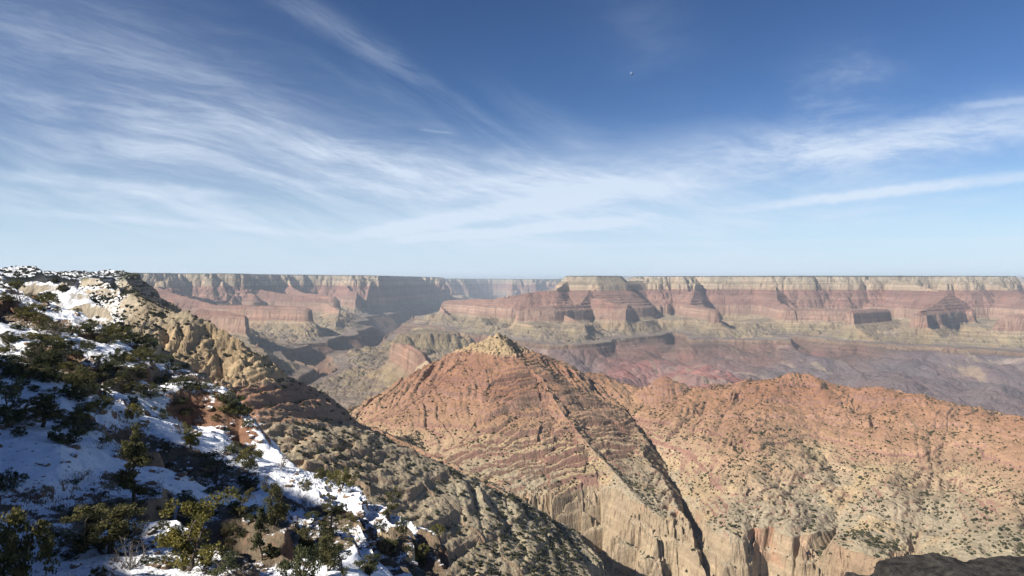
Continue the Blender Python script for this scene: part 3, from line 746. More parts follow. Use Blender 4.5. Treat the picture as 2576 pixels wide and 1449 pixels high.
# unseen hill added left of the viewpoint to hold most of the slope in shade
def add_shade_hill():
    xs = np.linspace(-380, -20, 170); ys = np.linspace(-230, 150, 150)
    X, Y = np.meshgrid(xs, ys)
    foot = -(1.1 * np.maximum(Y, 0) + 65) + fbm(X, Y, 50, 2, .5, 91) * 5
    h = np.clip((foot - X) * .9, -12, 100) + fbm(X, Y, 30, 4, .5, 92) * 2.0
    Z = -4 + h - np.clip(X - foot, 0, 400) * 2.5
    n = X.size; co = np.stack([X.ravel(), Y.ravel(), Z.ravel()], -1)
    idx = np.arange(n).reshape(X.shape)
    q = np.stack([idx[:-1, :-1], idx[:-1, 1:], idx[1:, 1:], idx[1:, :-1]], -1).reshape(-1, 4)
    me = bpy.data.meshes.new('shade_hill'); me.from_pydata(co.tolist(), [], q.tolist()); me.update()
    for k in ('bare', 'tan'):
        a = me.attributes.new(k, 'FLOAT', 'POINT'); a.data.foreach_set('value', np.full(n, .3, np.float32))
    o = bpy.data.objects.new('shade_hill', me); scene.collection.objects.link(o); o['kind'] = 'structure'
    me.materials.append(near_o.data.materials[0])
add_shade_hill()
# ------------------------------------------------------------------ trees, shrubs and rocks
rnd = random.Random(5)

def link(o): scene.collection.objects.link(o); return o

def tube(V, Fc, pts, rads, n=6):
    """adds a tapered bent tube to the lists"""
    base = len(V); prev = None
    for i, (p, r) in enumerate(zip(pts, rads)):
        a = Vector(pts[max(0, i - 1)]); b = Vector(pts[min(len(pts) - 1, i + 1)])
        t = (b - a).normalized() if (b - a).length > 1e-6 else Vector((0, 0, 1))
        s = t.cross(Vector((.31, .87, .38))).normalized(); q = t.cross(s)
        for k in range(n):
            an = 2 * math.pi * k / n
            V.append(tuple(Vector(p) + (s * math.cos(an) + q * math.sin(an)) * r))
    for i in range(len(pts) - 1):
        for k in range(n):
            a = base + i * n + k; b = base + i * n + (k + 1) % n
            Fc.append((a, b, b + n, a + n))
    V.append(tuple(pts[-1])); e = len(V) - 1
    for k in range(n): Fc.append((base + (len(pts) - 1) * n + k, base + (len(pts) - 1) * n + (k + 1) % n, e))

def leaf_clump(V, Fc, c, r, count, size, rg, flat=.75):
    for _ in range(count):
        while True:
            d = Vector((rg.uniform(-1, 1), rg.uniform(-1, 1), rg.uniform(-1, 1)))
            if d.length < 1: break
        p = Vector(c) + Vector((d.x * r, d.y * r, d.z * r * flat))
        a = Vector((rg.gauss(0, 1), rg.gauss(0, 1), rg.gauss(0, .7) + .25)).normalized()
        b = a.cross(Vector((rg.gauss(0, 1), rg.gauss(0, 1), rg.gauss(0, 1)))).normalized()
        s = size * rg.uniform(.6, 1.35)
        i = len(V)
        V.append(tuple(p - b * s * .45)); V.append(tuple(p + a * s)); V.append(tuple(p + b * s * .45)); V.append(tuple(p - a * s * .35))
        Fc.append((i, i + 1, i + 2, i + 3))

def mesh_of(name, V, Fc, mat, smooth_=False):
    me = bpy.data.meshes.new(name); me.from_pydata(V, [], Fc); me.materials.append(mat); me.update()
    if smooth_: me.polygons.foreach_set('use_smooth', [True] * len(me.polygons))
    return me

def foliage_mat(name, dark, light):
    m = bpy.data.materials.new(name); m.use_nodes = True
    g = NT(m.node_tree)
    oi = g.node('ShaderNodeObjectInfo'); geo = g.node('ShaderNodeNewGeometry')
    n = g.noise(geo.outputs['Position'], .9, 3, .6)
    n2 = g.noise(geo.outputs['Position'], 4.0, 2, .6)
    c = g.mix(g.mr(g.m('ADD', n, g.m('MULTIPLY', g.m('SUBTRACT', n2, .5), .6)), .34, .66), dark, light)
    c = g.mix(1.0, c, oi.outputs['Color'], 'MULTIPLY')
    d = g.node('ShaderNodeBsdfDiffuse'); g.l.new(c, d.inputs[0]); d.inputs[1].default_value = .9
    t = g.node('ShaderNodeBsdfTranslucent'); g.l.new(c, t.inputs[0])
    mx = g.node('ShaderNodeMixShader'); mx.inputs[0].default_value = .22
    g.l.new(d.outputs[0], mx.inputs[1]); g.l.new(t.outputs[0], mx.inputs[2])
    out = g.node('ShaderNodeOutputMaterial'); g.l.new(mx.outputs[0], out.inputs[0])
    return m

def bark_mat(name, a, b):
    m = bpy.data.materials.new(name); m.use_nodes = True
    g = NT(m.node_tree); geo = g.node('ShaderNodeNewGeometry')
    c = g.mix(g.noise(geo.outputs['Position'], 3.0, 4, .7), a, b)
    bs = g.node('ShaderNodeBsdfPrincipled'); g.l.new(c, bs.inputs['Base Color']); bs.inputs['Roughness'].default_value = .95
    out = g.node('ShaderNodeOutputMaterial'); g.l.new(bs.outputs[0], out.inputs[0])
    return m

LEAF = foliage_mat('evergreen_foliage', (.050, .056, .030), (.20, .185, .085))
BARK = bark_mat('bark', (.035, .027, .022), (.10, .08, .062))
TWIG = bark_mat('grey_twigs', (.10, .085, .075), (.21, .18, .155))

def bend(p0, p1, rg, amt, n=5):
    p0 = Vector(p0); p1 = Vector(p1); L = (p1 - p0).length
    off = Vector((rg.gauss(0, 1), rg.gauss(0, 1), rg.gauss(0, .5))) * L * amt
    out = []
    for i in range(n + 1):
        t = i / n
        out.append(p0.lerp(p1, t) + off * math.sin(math.pi * t) + Vector((rg.gauss(0, 1), rg.gauss(0, 1), rg.gauss(0, 1))) * L * .018 * (0 < i < n))
    return out

def make_kind(kind, seed):
    """unit trees, one metre tall; returns trunk mesh and crown mesh"""
    rg = random.Random(seed)
    V, Fc, LV, LF = [], [], [], []
    def limb(a, b, r0, r1, amt=.12, n=5):
        pts = bend(a, b, rg, amt, n)
        tube(V, Fc, pts, [r0 + (r1 - r0) * i / n for i in range(n + 1)], 5 if r0 < .02 else 7)
        return pts
    leafs = .026
    if kind in ('juniper', 'leaning'):
        lean = Vector((.42, 0, 0)) if kind == 'leaning' else Vector((rg.uniform(-.1, .1), rg.uniform(-.1, .1), 0))
        stems = rg.choice((2, 3, 3)) if kind == 'leaning' else rg.choice((1, 2, 2, 3))
        for s in range(stems):
            an = rg.uniform(0, 6.28)
            top = Vector((math.cos(an) * .20, math.sin(an) * .20, rg.uniform(.62, .82))) + lean
            st = limb((rg.uniform(-.03, .03), rg.uniform(-.03, .03), -.06), top, .036 if stems < 3 else .028, .010, .10, 7)
            for k in range(11):
                i = rg.randint(2, 7); b = Vector(st[min(i, 7)])
                a2 = rg.uniform(0, 6.28); L = rg.uniform(.16, .40)
                e = b + Vector((math.cos(a2) * L, math.sin(a2) * L, rg.uniform(-.02, .24)))
                if e.z > 1.0: e.z = 1.0 - rg.uniform(0, .08)
                lm = limb(b, e, .011, .003, .16, 4)
                for q in (2, 3, 4):
                    if rg.random() < .88:
                        leaf_clump(LV, LF, Vector(lm[q]) + Vector((rg.gauss(0, .03), rg.gauss(0, .03), rg.gauss(0, .02) + .01)), rg.uniform(.07, .13), rg.randint(60, 105), leafs * 1.1, rg)
    elif kind == 'pinyon':
        st = limb((0, 0, -.06), (rg.uniform(-.06, .06), rg.uniform(-.06, .06), .93), .032, .006, .05, 9)
        for k in range(34):
            t = rg.uniform(.22, .98); b = Vector(st[int(t * 9)]).lerp(Vector(st[min(9, int(t * 9) + 1)]), (t * 9) % 1)
            a2 = rg.uniform(0, 6.28); L = (.30 * (1.08 - t) ** .6) * rg.uniform(.5, 1.15)
            e = b + Vector((math.cos(a2) * L, math.sin(a2) * L, rg.uniform(-.02, .09)))
            lm = limb(b, e, .008, .002, .12, 4)
            for q in (2, 3, 4):
                if rg.random() < .85:
                    leaf_clump(LV, LF, lm[q], rg.uniform(.045, .09), rg.randint(36, 66), leafs, rg, .65)
    elif kind == 'slender':
        st = limb((0, 0, -.05), (rg.uniform(-.03, .03), rg.uniform(-.03, .03), .99), .017, .003, .03, 9)
        for k in range(38):
            t = rg.uniform(.25, .98); b = Vector((st[int(t * 9)]))
            a2 = rg.uniform(0, 6.28); L = (.17 * (1.1 - t) ** .7) * rg.uniform(.4, 1.25)
            e = b + Vector((math.cos(a2) * L, math.sin(a2) * L, rg.uniform(-.05, .04)))
            lm = limb(b, e, .004, .001, .12, 3)
            for q in (2, 3):
                if rg.random() < .7:
                    leaf_clump(LV, LF, lm[q], rg.uniform(.022, .045), rg.randint(18, 34), leafs * .7, rg, .6)
    elif kind == 'bushy':
        for s in range(7):
            an = rg.uniform(0, 6.28); L = rg.uniform(.2, .62)
            e = (math.cos(an) * L, math.sin(an) * L, rg.uniform(.45, .82))
            lm = limb((0, 0, -.08), e, .028, .006, .12, 5)
        for k in range(46):
            an = rg.uniform(0, 6.28); rr = math.sqrt(rg.random()) * .80
            zz = rg.uniform(.10, .95) * (1 - .55 * rr * rr)
            leaf_clump(LV, LF, (math.cos(an) * rr, math.sin(an) * rr, zz), rg.uniform(.12, .21), rg.randint(55, 95), .05, rg)
    elif kind == 'bare':
        for s in range(16):
            an = rg.uniform(0, 6.28); L = rg.uniform(.15, .6)
            e = Vector((math.cos(an) * L, math.sin(an) * L, rg.uniform(.45, .98)))
            lm = limb((rg.gauss(0, .03), rg.gauss(0, .03), -.06), e, .016, .004, .14, 5)
            for k in range(5):
                b = Vector(lm[rg.randint(2, 5)])
                L2 = rg.uniform(.12, .32); a2 = rg.uniform(0, 6.28)
                limb(b, b + Vector((math.cos(a2) * L2 * .7, math.sin(a2) * L2 * .7, L2 * rg.uniform(.2, .9))), .007, .002, .14, 3)
    tr = mesh_of(kind + '_trunk', V, Fc, TWIG if kind == 'bare' else BARK)
    cr = mesh_of(kind + '_crown', LV, LF, LEAF) if LV else None
    return tr, cr

KINDS = {k: [make_kind(k, 100 * i + s) for s in range(n)] for i, (k, n) in enumerate((('juniper', 5), ('leaning', 1), ('pinyon', 4), ('slender', 2), ('bushy', 4), ('bare', 3)))}

_us = NU; _ds = ND
def on_slope(px, py):
    """the first ground of the snowy slope that the sight line through the photo point meets"""
    u = (px - CX) / F; i = int(np.argmin(np.abs(_us - u)))
    q = EYE - NEARG[:, i, 2] / NEARG[:, i, 1] * F
    ok = np.where((q <= py) & (_ds > 40))[0]
    j = ok[0] if len(ok) else int(np.argmin(q[_ds > 40]))
    return NEARG[j, i]

TYPE_NAME = {'juniper': 'juniper_tree', 'leaning': 'juniper_tree', 'pinyon': 'pinyon_tree', 'slender': 'pine_tree', 'bushy': 'evergreen_shrub', 'bare': 'bare_shrub'}
TYPE_CAT = {'juniper': 'tree', 'leaning': 'tree', 'pinyon': 'tree', 'slender': 'tree', 'bushy': 'shrub', 'bare': 'shrub'}
_var = {k: 0 for k in KINDS}
def plant(kind, loc, h, w, tint, label, group, rot=None, cat=None):
    v = KINDS[kind][_var[kind] % len(KINDS[kind])]; _var[kind] += 1
    root = link(bpy.data.objects.new(TYPE_NAME[kind], None))
    root.location = loc; root.empty_display_size = .3
    nat = {'juniper': .95, 'leaning': 1.0, 'pinyon': .62, 'slender': .34, 'bushy': 1.75, 'bare': 1.15}[kind]
    sx = min(max(w / nat, h * .55), h * 1.9) if kind != 'leaning' else h
    root.scale = (sx, sx, h)
    root.rotation_euler = (0, 0, rnd.uniform(0, 6.28) if rot is None else rot)
    for nm, me in zip(('trunk', 'crown'), v):
        if me is None: continue
        if kind == 'bare': nm = 'stems'
        elif kind == 'bushy' and nm == 'trunk': nm = 'stems'
        elif kind == 'bushy': nm = 'foliage'
        c = link(bpy.data.objects.new(nm, me)); c.parent = root
        c.color = (tint[0], tint[1], tint[2], 1)
    root['label'] = label; root['category'] = cat or TYPE_CAT[kind]; root['group'] = group
    return root

z1 = lambda x, y: (x * .2778, 658.6 + y * .2778)
z2 = lambda x, y: (x * .2778, 1046.5 + y * .2778)
z3 = lambda x, y: (585.4 + x * .2778, 1046.5 + y * .2778)
DK, MD, OL, YG, GR = (.75, .85, .95), (1, 1, 1), (1.3, 1.25, 1.05), (1.5, 1.4, .95), (1.25, 1.2, 1.3)
T_ = 'trees on the snowy slope'; S_ = 'shrubs on the snowy slope'
TREES = [  # kind, zoom, foot x, foot y, height, width, tint, label
    ('juniper', z2, 975, 1275, 520, 600, MD, 'wide dark juniper with drooping boughs over the big open snow patch', T_, None),
    ('leaning', z2, 1660, 1420, 700, 640, YG, 'large juniper with twin leaning trunks and golden sunlit top', T_, .35),
    ('pinyon', z2, 1210, 860, 760, 380, MD, 'tallest pinyon on the slope, open layered crown above a straight dark trunk', T_, None),
    ('juniper', z2, 400, 1360, 300, 300, DK, 'squat dark juniper beside the big bushy olive one at the lower corner', T_, None),
    ('bushy', z2, 130, 1560, 700, 560, OL, 'big bushy olive juniper cut off by the lower corner of the view', T_, None),
    ('juniper', z1, 60, 1500, 460, 360, DK, 'dense near-black juniper at the picture edge beside the tan snow ledge', T_, None),
    ('juniper', z1, 110, 1050, 250, 300, DK, 'dark juniper standing on the snow bank above the tan ledge', T_, None),
    ('pinyon', z1, 392, 1505, 330, 470, MD, 'flat-topped pinyon with a visible stem below the tan ledge', T_, None),
    ('juniper', z1, 690, 1495, 240, 260, OL, 'grey-green juniper beside the flat-topped pinyon', T_, None),
    ('bushy', z1, 730, 1215, 280, 290, MD, 'dense conical olive-brown juniper in the middle of the upper snow', T_, None),
    ('juniper', z1, 455, 1010, 330, 300, DK, 'spindly dark juniper with bare crooked stems on the upper snow bank', T_, None),
    ('bushy', z1, 1060, 930, 180, 140, DK, 'narrow dark juniper at the top of the bright snow chute', T_, None),
    ('pinyon', z1, 940, 1075, 200, 140, DK, 'thin dark pinyon midway down the bright snow chute', T_, None),
    ('juniper', z1, 1170, 1125, 180, 150, DK, 'dark juniper at the foot of the bright snow chute', T_, None),
    ('juniper', z1, 1365, 930, 130, 170, MD, 'low spreading juniper on the snow crest with a short clear stem', T_, None),
    ('juniper', z1, 1360, 1240, 130, 240, DK, 'bushy dark juniper against the snow above the red cliff', T_, None),
    ('bushy', z1, 900, 1345, 140, 230, YG, 'yellow-green juniper bush above the sunlit snow bank', S_, None),
    ('bushy', z1, 1195, 1435, 140, 230, YG, 'rounded yellow-green juniper bush at the foot of the red cliff', S_, None),
    ('juniper', z1, 1190, 1300, 100, 90, DK, 'small dark juniper standing between the two yellow-green bushes', T_, None),
    ('juniper', z2, 1710, 300, 210, 180, YG, 'small yellow-topped juniper alone at the tip of the shaded snow triangle', T_, None),
    ('juniper', z2, 1930, 620, 300, 470, DK, 'broad dark juniper thicket tree beside the shaded snow triangle', T_, None),
    ('juniper', z2, 2165, 935, 290, 240, MD, 'juniper with thin curved stems and a yellowish tip behind the golden-topped one', T_, None),
    ('bushy', z3, 150, 470, 210, 280, OL, 'wide olive shrub at the upper end of the sunlit snow crest', S_, None),
    ('juniper', z3, 380, 1010, 480, 300, MD, 'two-tiered juniper on the shaded snow below the sunlit crest', T_, None),
    ('pinyon', z3, 258, 1325, 520, 190, DK, 'dark pinyon with a long bare lower trunk on shaded snow', T_, None),
    ('slender', z3, 890, 1095, 450, 250, MD, 'slender upright pine silhouetted on the bright snow crest', T_, None),
    ('slender', z3, 1070, 1150, 270, 190, OL, 'short thin pine next to the slender upright one', T_, None),
    ('juniper', z3, 655, 1230, 290, 170, GR, 'ragged grey-green juniper beneath the bright snow crest', T_, None),
    ('bushy', z3, 600, 1560, 430, 420, DK, 'big dense dark juniper mound at the bottom of the snow', T_, None),
    ('juniper', z3, 850, 1420, 380, 260, MD, 'mid-green juniper beside the big dark mound', T_, None),
    ('juniper', z3, 1010, 1500, 420, 300, MD, 'tall tangled juniper in front of the yellow rock block', T_, None),
    ('bushy', z3, 975, 660, 190, 280, OL, 'full round olive tree on the brink of the snow crest', T_, None),
    ('bushy', z3, 800, 580, 100, 160, MD, 'smaller dark green bush next to the full round olive tree', S_, None),
    ('bushy', z3, 1275, 760, 150, 190, MD, 'dark green bush over the brink between the olive tree and the half-bare juniper', S_, None),
    ('juniper', z3, 1395, 940, 270, 210, MD, 'half-bare juniper with a clear stem at the end of the snow crest', T_, None),
    ('bushy', z3, 1690, 1330, 200, 160, OL, 'olive round juniper beneath the last dark cliff', T_, None),
    ('bushy', z3, 1400, 1270, 160, 190, MD, 'green juniper at the foot of the yellow rock block', T_, None),
    ('bushy', z3, 1850, 1080, 90, 150, OL, 'low olive bush on top of the last dark cliff', S_, None),
    ('juniper', z3, 820, 1130, 190, 160, DK, 'dark juniper tucked against the base of the slender upright pine', T_, None),
    ('bare', z3, 640, 800, 110, 130, MD, 'leafless grey shrub on the snow below the round olive tree', S_, None),
    ('juniper', z1, 815, 670, 110, 130, DK, 'dark juniper on the skyline of the snow, beside a wide olive one', T_, None),
    ('bushy', z1, 1050, 700, 150, 260, OL, 'wide olive juniper on the skyline above the snow chute', T_, None),
    ('bushy', z1, 430, 380, 100, 210, OL, 'wide olive bush on the upper skyline of the snow', S_, None),
    ('bushy', z1, 150, 250, 100, 140, OL, 'olive bush on the bright snowfield at the top of the slope', S_, None),
    ('bushy', z1, 290, 810, 80, 150, DK, 'low dark bush below the red-brown outcrop', S_, None),
    ('juniper', z1, 580, 780, 110, 180, DK, 'dark juniper at the edge of the red-brown outcrop', T_, None),
    ('bushy', z1, 1290, 870, 120, 190, MD, 'brownish green juniper under the tan rock stack', T_, None),
    ('bushy', z2, 1500, 1360, 110, 220, YG, 'yellow-green low bush beside the twin leaning trunks', S_, None),
    ('juniper', z2, 1930, 1500, 260, 380, DK, 'dark low juniper beneath the golden-topped one', T_, None),
    ('bushy', z2, 880, 1480, 110, 170, YG, 'small yellow-green bush at the very bottom of the snow patch', S_, None),
    ('bare', z2, 1160, 1400, 250, 340, MD, 'large leafless grey shrub below the wide dark juniper', S_, None),
    ('bare', z2, 900, 840, 180, 180, GR, 'leafless upright shrub beside the tallest pinyon', S_, None),
    ('bare', z2, 720, 590, 110, 190, GR, 'leafless spreading shrub on the snow shelf above the open patch', S_, None),
    ('bushy', z2, 600, 260, 220, 320, DK, 'dark scrubby juniper thicket below the tan ledge', S_, None),
    ('juniper', z2, 760, 180, 230, 200, MD, 'crooked olive juniper just above the dark scrubby thicket', T_, None),
    ('bushy', z2, 60, 660, 190, 150, DK, 'dark bush at the picture edge above the bare red ledges', S_, None),
    ('juniper', z2, 2280, 690, 150, 170, DK, 'dark little juniper on the shaded snow under the crest', T_, None),
    ('juniper', z3, 100, 640, 120, 110, DK, 'small black-green juniper on shaded snow under the wide olive shrub', T_, None),
    ('bare', z3, 1300, 870, 110, 140, GR, 'leafless twiggy shrub on the bright crest near the half-bare juniper', S_, None),
    ('bare', z3, 640, 480, 100, 220, GR, 'grey leafless thicket behind the upper end of the snow crest', S_, None),
    ('bare', z3, 450, 470, 150, 170, DK, 'dark leafless shrub above the notch in the snow crest', S_, None),
    ('juniper', z3, 1240, 1460, 220, 250, DK, 'dark juniper with a slanting stem on the lowest snow strip', T_, None),
    ('bushy', z3, 1530, 1060, 150, 90, DK, 'dark upright bush at the lip of the snow above the shaded gap', S_, None),
    ('juniper', z1, 480, 1290, 150, 190, MD, 'scraggly juniper on the shelf above the flat-topped pinyon', T_, None),
    ('juniper', z1, 1480, 1200, 120, 150, DK, 'dark juniper on the snow ramp leading to the cliff edge', T_, None),
]
for kind, zf, x, y, h, w, tint, label, group, rot in TREES:
    px, py = zf(x, y)
    p = on_slope(px, py)
    k = .2778 * p[1] / F
    plant(kind, (float(p[0]), float(p[1]), float(p[2]) - .05), h * k, w * k, tint, label, group, rot)

# small scrub and dark stones scattered over the snow: only what nothing tells apart shares a label
def slope_points(n, seed, region):
    rg = random.Random(seed); out = []
    for _ in range(n * 60):
        if len(out) >= n: break
        px, py = rg.uniform(-10, 1130), rg.uniform(705, 1447)
        u = (px - CX) / F; i = int(np.argmin(np.abs(_us - u)))
        q = EYE - NEARG[:, i, 2] / NEARG[:, i, 1] * F
        if py < q[_ds > 40].min() + 4: continue
        p = on_slope(px, py)
        if region(px, py, p, rg): out.append((px, py, p, rg))
    return out

def upper(px, py): return py < 1060 - (px - 300) * 0.02
for px, py, p, rg in slope_points(165, 21, lambda px, py, p, rg: upper(px, py)):
    hpx = rg.uniform(11, 32) * (1.0 if rg.random() < .8 else 1.5); k = p[1] / F
    plant('bushy' if rg.random() < .85 else 'bare', (float(p[0]), float(p[1]), float(p[2]) - .05), hpx * k * .8, hpx * k * rg.uniform(1.2, 2.0), rg.choice((DK, DK, MD, OL)),
          'small dark scrub bush on the upper snow bank behind the larger junipers', 'scrub on the upper snow bank')
for px, py, p, rg in slope_points(120, 22, lambda px, py, p, rg: not upper(px, py) and (not (690 < px < 1050 and p[1] > 98) or rg.random() < .25)):
    hpx = rg.uniform(13, 34); k = p[1] / F
    plant('bushy' if rg.random() < .7 else 'bare', (float(p[0]), float(p[1]), float(p[2]) - .05), hpx * k * .8, hpx * k * rg.uniform(1.1, 1.8), rg.choice((DK, DK, MD, GR)),
          'small low scrub bush on the lower snow between the larger junipers', 'scrub on the lower snow')

def rock_mesh(seed):
    rg = random.Random(seed)
    import bmesh
    bm = bmesh.new(); bmesh.ops.create_icosphere(bm, subdivisions=2, radius=1)
    for v in bm.verts:
        n = v.co.normalized()
        for ax in ((1, .2, .1), (-.3, 1, .2), (.1, -.4, 1), (-.7, -.5, .4), (.6, .6, -.5)):
            a = Vector(ax).normalized(); d = n.dot(a)
            if d > .62: v.co -= a * (d - .62) * .9
        v.co *= 1 + rg.uniform(-.10, .10)
        v.co.z *= .7
    me = bpy.data.meshes.new('rock'); bm.to_mesh(me); bm.free()
    me.materials.append(ROCK)
    return me
def rock_mat():
    m = bpy.data.materials.new('red_brown_stone'); m.use_nodes = True
    g = NT(m.node_tree); geo = g.node('ShaderNodeNewGeometry')
    n = g.noise(geo.outputs['Position'], 1.6, 5, .7)
    c = g.mix(n, (.09, .06, .045), (.25, .17, .115))
    s = g.mr(g.m('ADD', g.sep(geo.outputs['True Normal'])[2], g.m('MULTIPLY', n, .5)), 1.02, 1.16)
    c = g.mix(s, c, (.82, .84, .88))
    bs = g.node('ShaderNodeBsdfPrincipled'); g.l.new(c, bs.inputs['Base Color']); bs.inputs['Roughness'].default_value = .95
    g.l.new(g.bump(n, .6, .3), bs.inputs['Normal'])
    out = g.node('ShaderNodeOutputMaterial'); g.l.new(bs.outputs[0], out.inputs[0])
    return m
ROCK = rock_mat()
ROCKS = [rock_mesh(300 + i) for i in range(6)]
for n_, (px, py, p, rg) in enumerate(slope_points(260, 23, lambda px, py, p, rg: perlin(np.array([px / 90.]), np.array([py / 90.]), 77)[0] > .05)):
    r = rg.uniform(.18, .75) * (p[1] / 90) ** .6
    o = link(bpy.data.objects.new('rock', ROCKS[n_ % 6])); o.location = (float(p[0]), float(p[1]), float(p[2]) + r * .1)
    o.scale = (r * rg.uniform(.8, 1.4), r, r * rg.uniform(.6, 1.1)); o.rotation_euler = (rg.uniform(-.3, .3), rg.uniform(-.3, .3), rg.uniform(0, 6.28))
    o['label'] = 'dark red-brown stone poking through the snow of the near slope'; o['category'] = 'rock'; o['group'] = 'stones in the snow of the near slope'

# the ledge below the viewpoint, its shade put into a near-black colour
def dark_ledge():
    xs = np.linspace(11.2, 30, 210); ys = np.linspace(17, 26.2, 120)
    X, Y = np.meshgrid(xs, ys)
    px = X / 25.2 * F + CX
    top = np.interp(px, [2090, 2110, 2140, 2185, 2198, 2204, 2325, 2334, 2352, 2400, 2500, 2576, 2800], [1475, 1446, 1440, 1446, 1436, 1412, 1398, 1392, 1393, 1404, 1399, 1402, 1395])
    Z = (EYE - top) / F * 25.2
    edge = 25.2 + fbm(X, Y * 0 + 3, 4, 3, .5, 95) * .45
    drop = smooth(0, .55, Y - edge)
    Z = Z - drop * 9 + fbm(X, Y, 1.6, 4, .55, 96) * .09 + fbm(X, Y, .5, 3, .55, 97) * .04 - (25.2 - Y) * .05
    Z = Z - smooth(11.9, 11.2, X) * 6
    n = X.size; co = np.stack([X.ravel(), Y.ravel(), Z.ravel()], -1)
    idx = np.arange(n).reshape(X.shape)
    q = np.stack([idx[:-1, :-1], idx[:-1, 1:], idx[1:, 1:], idx[1:, :-1]], -1).reshape(-1, 4).tolist()
    # skirt, so that the ledge is a solid mass
    ring = list(idx[0, :]) + list(idx[1:, -1]) + list(idx[-1, -2::-1]) + list(idx[-2:0:-1, 0])
    V = co.tolist(); b0 = len(V)
    for i in ring: V.append([V[i][0], V[i][1], -30.0])
    m_ = len(ring)
    for k in range(m_): q.append([ring[k], b0 + k, b0 + (k + 1) % m_, ring[(k + 1) % m_]])
    q.append([b0 + k for k in range(m_ - 1, -1, -1)])
    mat = bpy.data.materials.new('rock_painted_shade'); mat.use_nodes = True
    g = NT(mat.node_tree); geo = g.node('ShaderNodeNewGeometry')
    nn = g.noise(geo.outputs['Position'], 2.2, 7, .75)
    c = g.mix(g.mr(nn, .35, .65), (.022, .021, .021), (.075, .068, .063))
    bs = g.node('ShaderNodeBsdfPrincipled'); g.l.new(c, bs.inputs['Base Color']); bs.inputs['Roughness'].default_value = .95
    bs.inputs['Specular IOR Level'].default_value = .1
    g.l.new(g.bump(g.noise(geo.outputs['Position'], 5, 7, .75), .9, .2), bs.inputs['Normal'])
    out = g.node('ShaderNodeOutputMaterial'); g.l.new(bs.outputs[0], out.inputs[0])
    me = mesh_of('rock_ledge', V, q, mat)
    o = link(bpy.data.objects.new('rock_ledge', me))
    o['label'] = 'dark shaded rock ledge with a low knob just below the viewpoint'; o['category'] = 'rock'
dark_ledge()

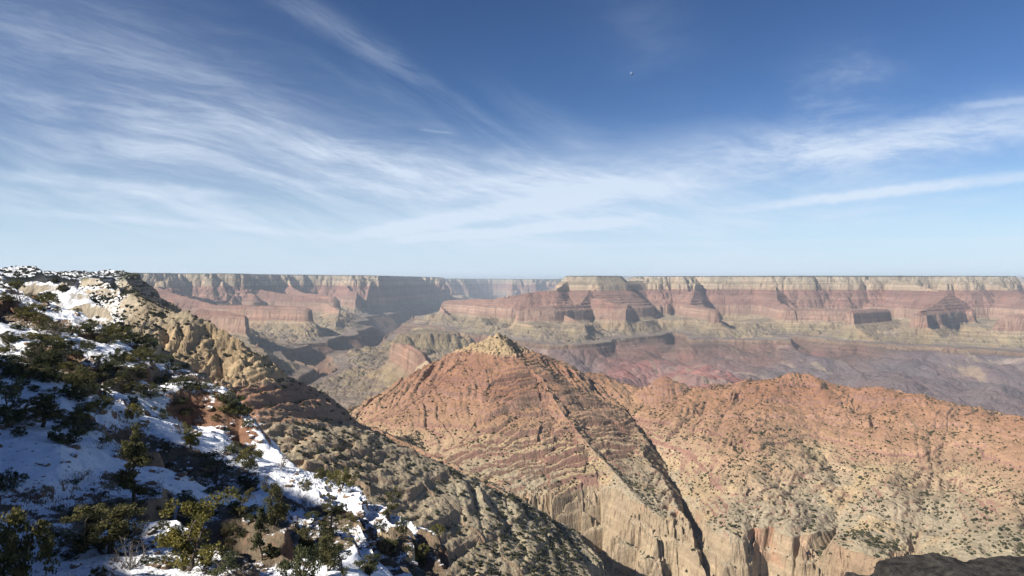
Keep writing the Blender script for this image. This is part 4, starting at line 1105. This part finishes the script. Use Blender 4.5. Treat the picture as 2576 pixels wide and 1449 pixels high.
# ------------------------------------------------------------------ brush dotted over the nearer hills
def hill_brush():
    G = MIDG
    nd, nu = G.shape[:2]
    e1 = G[1:, :-1] - G[:-1, :-1]; e2 = G[:-1, 1:] - G[:-1, :-1]
    nrm = np.cross(e2, e1); ar = np.linalg.norm(nrm, axis=-1); nz = np.abs(nrm[..., 2]) / np.maximum(ar, 1e-6)
    P = G[:-1, :-1]
    py = EYE - P[..., 2] / P[..., 1] * F; px = P[..., 0] / P[..., 1] * F + CX
    near_sky = np.full(nu - 1, 2000.0)
    for i in range(nu - 1):
        u = G[0, i, 0] / G[0, i, 1]; j = int(np.argmin(np.abs(_us - u)))
        if abs(_us[j] - u) < .02: near_sky[i] = (EYE - NEARG[:, j, 2] / NEARG[:, j, 1] * F).min()
    run = np.minimum.accumulate(np.vstack([near_sky[None, :], py[:-1]]), axis=0)
    vis = (py < run + 3) & (py < 1475) & (px > -30) & (px < 2606) & (P[..., 1] < 3600)
    dens = smooth(.45, .75, nz) * (.35 + .9 * smooth(-.25, .45, fbm(P[..., 0].ravel(), P[..., 1].ravel(), 170, 4, .55, 85).reshape(ar.shape)))
    nx = nrm[..., 0] * np.sign(nrm[..., 2]) / np.maximum(ar, 1e-6)
    dens = dens * (1 + .9 * smooth(.1, .45, nx))
    zg = G[..., 2]; kx, ky = 7, 4
    def box(a, k, ax):
        c = np.cumsum(np.pad(a, [(k + 1, k) if i == ax else (0, 0) for i in range(2)], mode='edge'), axis=ax, dtype=np.float64)
        n_ = a.shape[ax]
        hi = np.take(c, np.arange(2 * k + 1, 2 * k + 1 + n_), axis=ax); lo = np.take(c, np.arange(0, n_), axis=ax)
        return (hi - lo) / (2 * k + 1)
    conc = (box(box(zg, ky, 0), kx, 1) - zg)[:-1, :-1]
    dens = dens * (.45 + 1.7 * smooth(-.8, 2.0, conc))
    zz = P[..., 2]
    off = offset(P[..., 0], P[..., 1]); s = zz - off
    dens = dens * (1 - .55 * smooth(-540, -400, s) * smooth(-250, -300, s))
    dens = dens * (1 + 1.1 * smooth(-230, -150, s) * smooth(-.40, -.5, P[..., 0] / P[..., 1]))
    lowleft = smooth(1750, 1500, P[..., 1]) * smooth(1560, 1400, px) * smooth(500, 640, px)
    dens = dens * (1 + .2 * lowleft)
    w = np.where(vis, ar * dens, 0).ravel()
    cdf = np.cumsum(w); total = cdf[-1]
    rs = np.random.RandomState(3)
    N = int(min(42000, total / 105.0))
    pick = np.searchsorted(cdf, rs.rand(N) * total)
    j, i = np.unravel_index(pick, ar.shape)
    a, b = rs.rand(N, 1), rs.rand(N, 1)
    base = P[j, i] + e1[j, i] * a + e2[j, i] * b
    size = np.clip(np.exp(rs.randn(N) * .45) * 1.75, .7, 4.4)
    size = size * (1 + .35 * (base[:, 1] < 1750))
    app = size / base[:, 1]
    order = np.argsort(-app)
    ll = lowleft[j, i]; us_ = s[j, i]
    # one prototype lump: a ragged low-polygon clump
    import bmesh
    protos = []
    for sd in range(5):
        rg = random.Random(700 + sd); bm = bmesh.new(); bmesh.ops.create_icosphere(bm, subdivisions=1, radius=1)
        for v in bm.verts: v.co *= rg.uniform(.62, 1.25)
        protos.append((np.array([v.co[:] for v in bm.verts]), np.array([[q.index for q in f.verts] for f in bm.faces])))
        bm.free()
    mat = foliage_mat('hill_brush', (.036, .040, .024), (.085, .08, .045))
    VV, FF, n0 = [], [], 0
    for k in order[300:]:
        v, f = protos[k % 5]
        ang = rs.rand() * 6.28; c_, s_ = math.cos(ang), math.sin(ang)
        sc = size[k]
        q = np.stack([(v[:, 0] * c_ - v[:, 1] * s_) * sc * 1.1, (v[:, 0] * s_ + v[:, 1] * c_) * sc * 1.1, v[:, 2] * sc * .85 + sc * .45], -1) + base[k]
        VV.append(q); FF.append(f + n0); n0 += len(v)
    me = mesh_of('hill_brush', np.concatenate(VV).tolist(), np.concatenate(FF).tolist(), mat)
    o = link(bpy.data.objects.new('scrub_vegetation', me)); o['kind'] = 'stuff'
    o['label'] = 'dark scrub and small junipers dotted over the canyon hillsides'
    big = []
    for sd in range(4):
        rg = random.Random(900 + sd); V, Fc = [], []
        for q in range(9):
            an = rg.uniform(0, 6.28); rr = rg.uniform(0, .7)
            leaf_clump(V, Fc, (math.cos(an) * rr, math.sin(an) * rr, rg.uniform(.2, .8)), .5, 16, .42, rg)
        big.append(mesh_of('hill_shrub', V, Fc, mat))
    for k in order[:300]:
        o = link(bpy.data.objects.new('hillside_shrub', big[k % 4])); o.location = base[k].tolist()
        sc = float(size[k]); o.scale = (sc, sc, sc * .95); o.rotation_euler = (0, 0, rs.rand() * 6.28)
        if ll[k] > .3:
            o['label'] = 'dark round shrub on the brushy slope between the snow and the red butte'; o['group'] = 'shrubs of the brushy slope'
        elif base[k][0] / base[k][1] < -.33:
            o['label'] = 'dark evergreen on the ledges and blocky tan ridge behind the snow'; o['group'] = 'evergreens of the blocky tan ridge'
        else:
            o['label'] = 'dark round shrub on the lower flanks of the red butte and hillside'; o['group'] = 'shrubs of the red butte and hillside'
        o['category'] = 'shrub'
hill_brush()

# the pale daytime moon
def moon():
    import bmesh
    bm = bmesh.new(); bmesh.ops.create_uvsphere(bm, u_segments=32, v_segments=16, radius=1)
    me = bpy.data.meshes.new('moon'); bm.to_mesh(me); bm.free()
    me.polygons.foreach_set('use_smooth', [True] * len(me.polygons))
    m = bpy.data.materials.new('moon_with_sky_tint'); m.use_nodes = True
    g = NT(m.node_tree); tc = g.node('ShaderNodeTexCoord')
    n = g.noise(tc.outputs['Object'], 1.6, 4, .6)
    c = g.mix(n, (.075, .12, .22), (.15, .21, .31))  # blue sky glow in front of the disc is mixed into its colour
    d = g.node('ShaderNodeBsdfDiffuse'); g.l.new(c, d.inputs[0])
    out = g.node('ShaderNodeOutputMaterial'); g.l.new(d.outputs[0], out.inputs[0])
    me.materials.append(m)
    o = link(bpy.data.objects.new('moon', me)); D = 180000
    o.location = ((1588 - CX) / F * D, D, (EYE - 187) / F * D); r = 4.2 / F * D
    o.scale = (r, r, r)
    o['label'] = 'tiny pale daytime moon high in the clear blue sky'; o['category'] = 'moon'
moon()
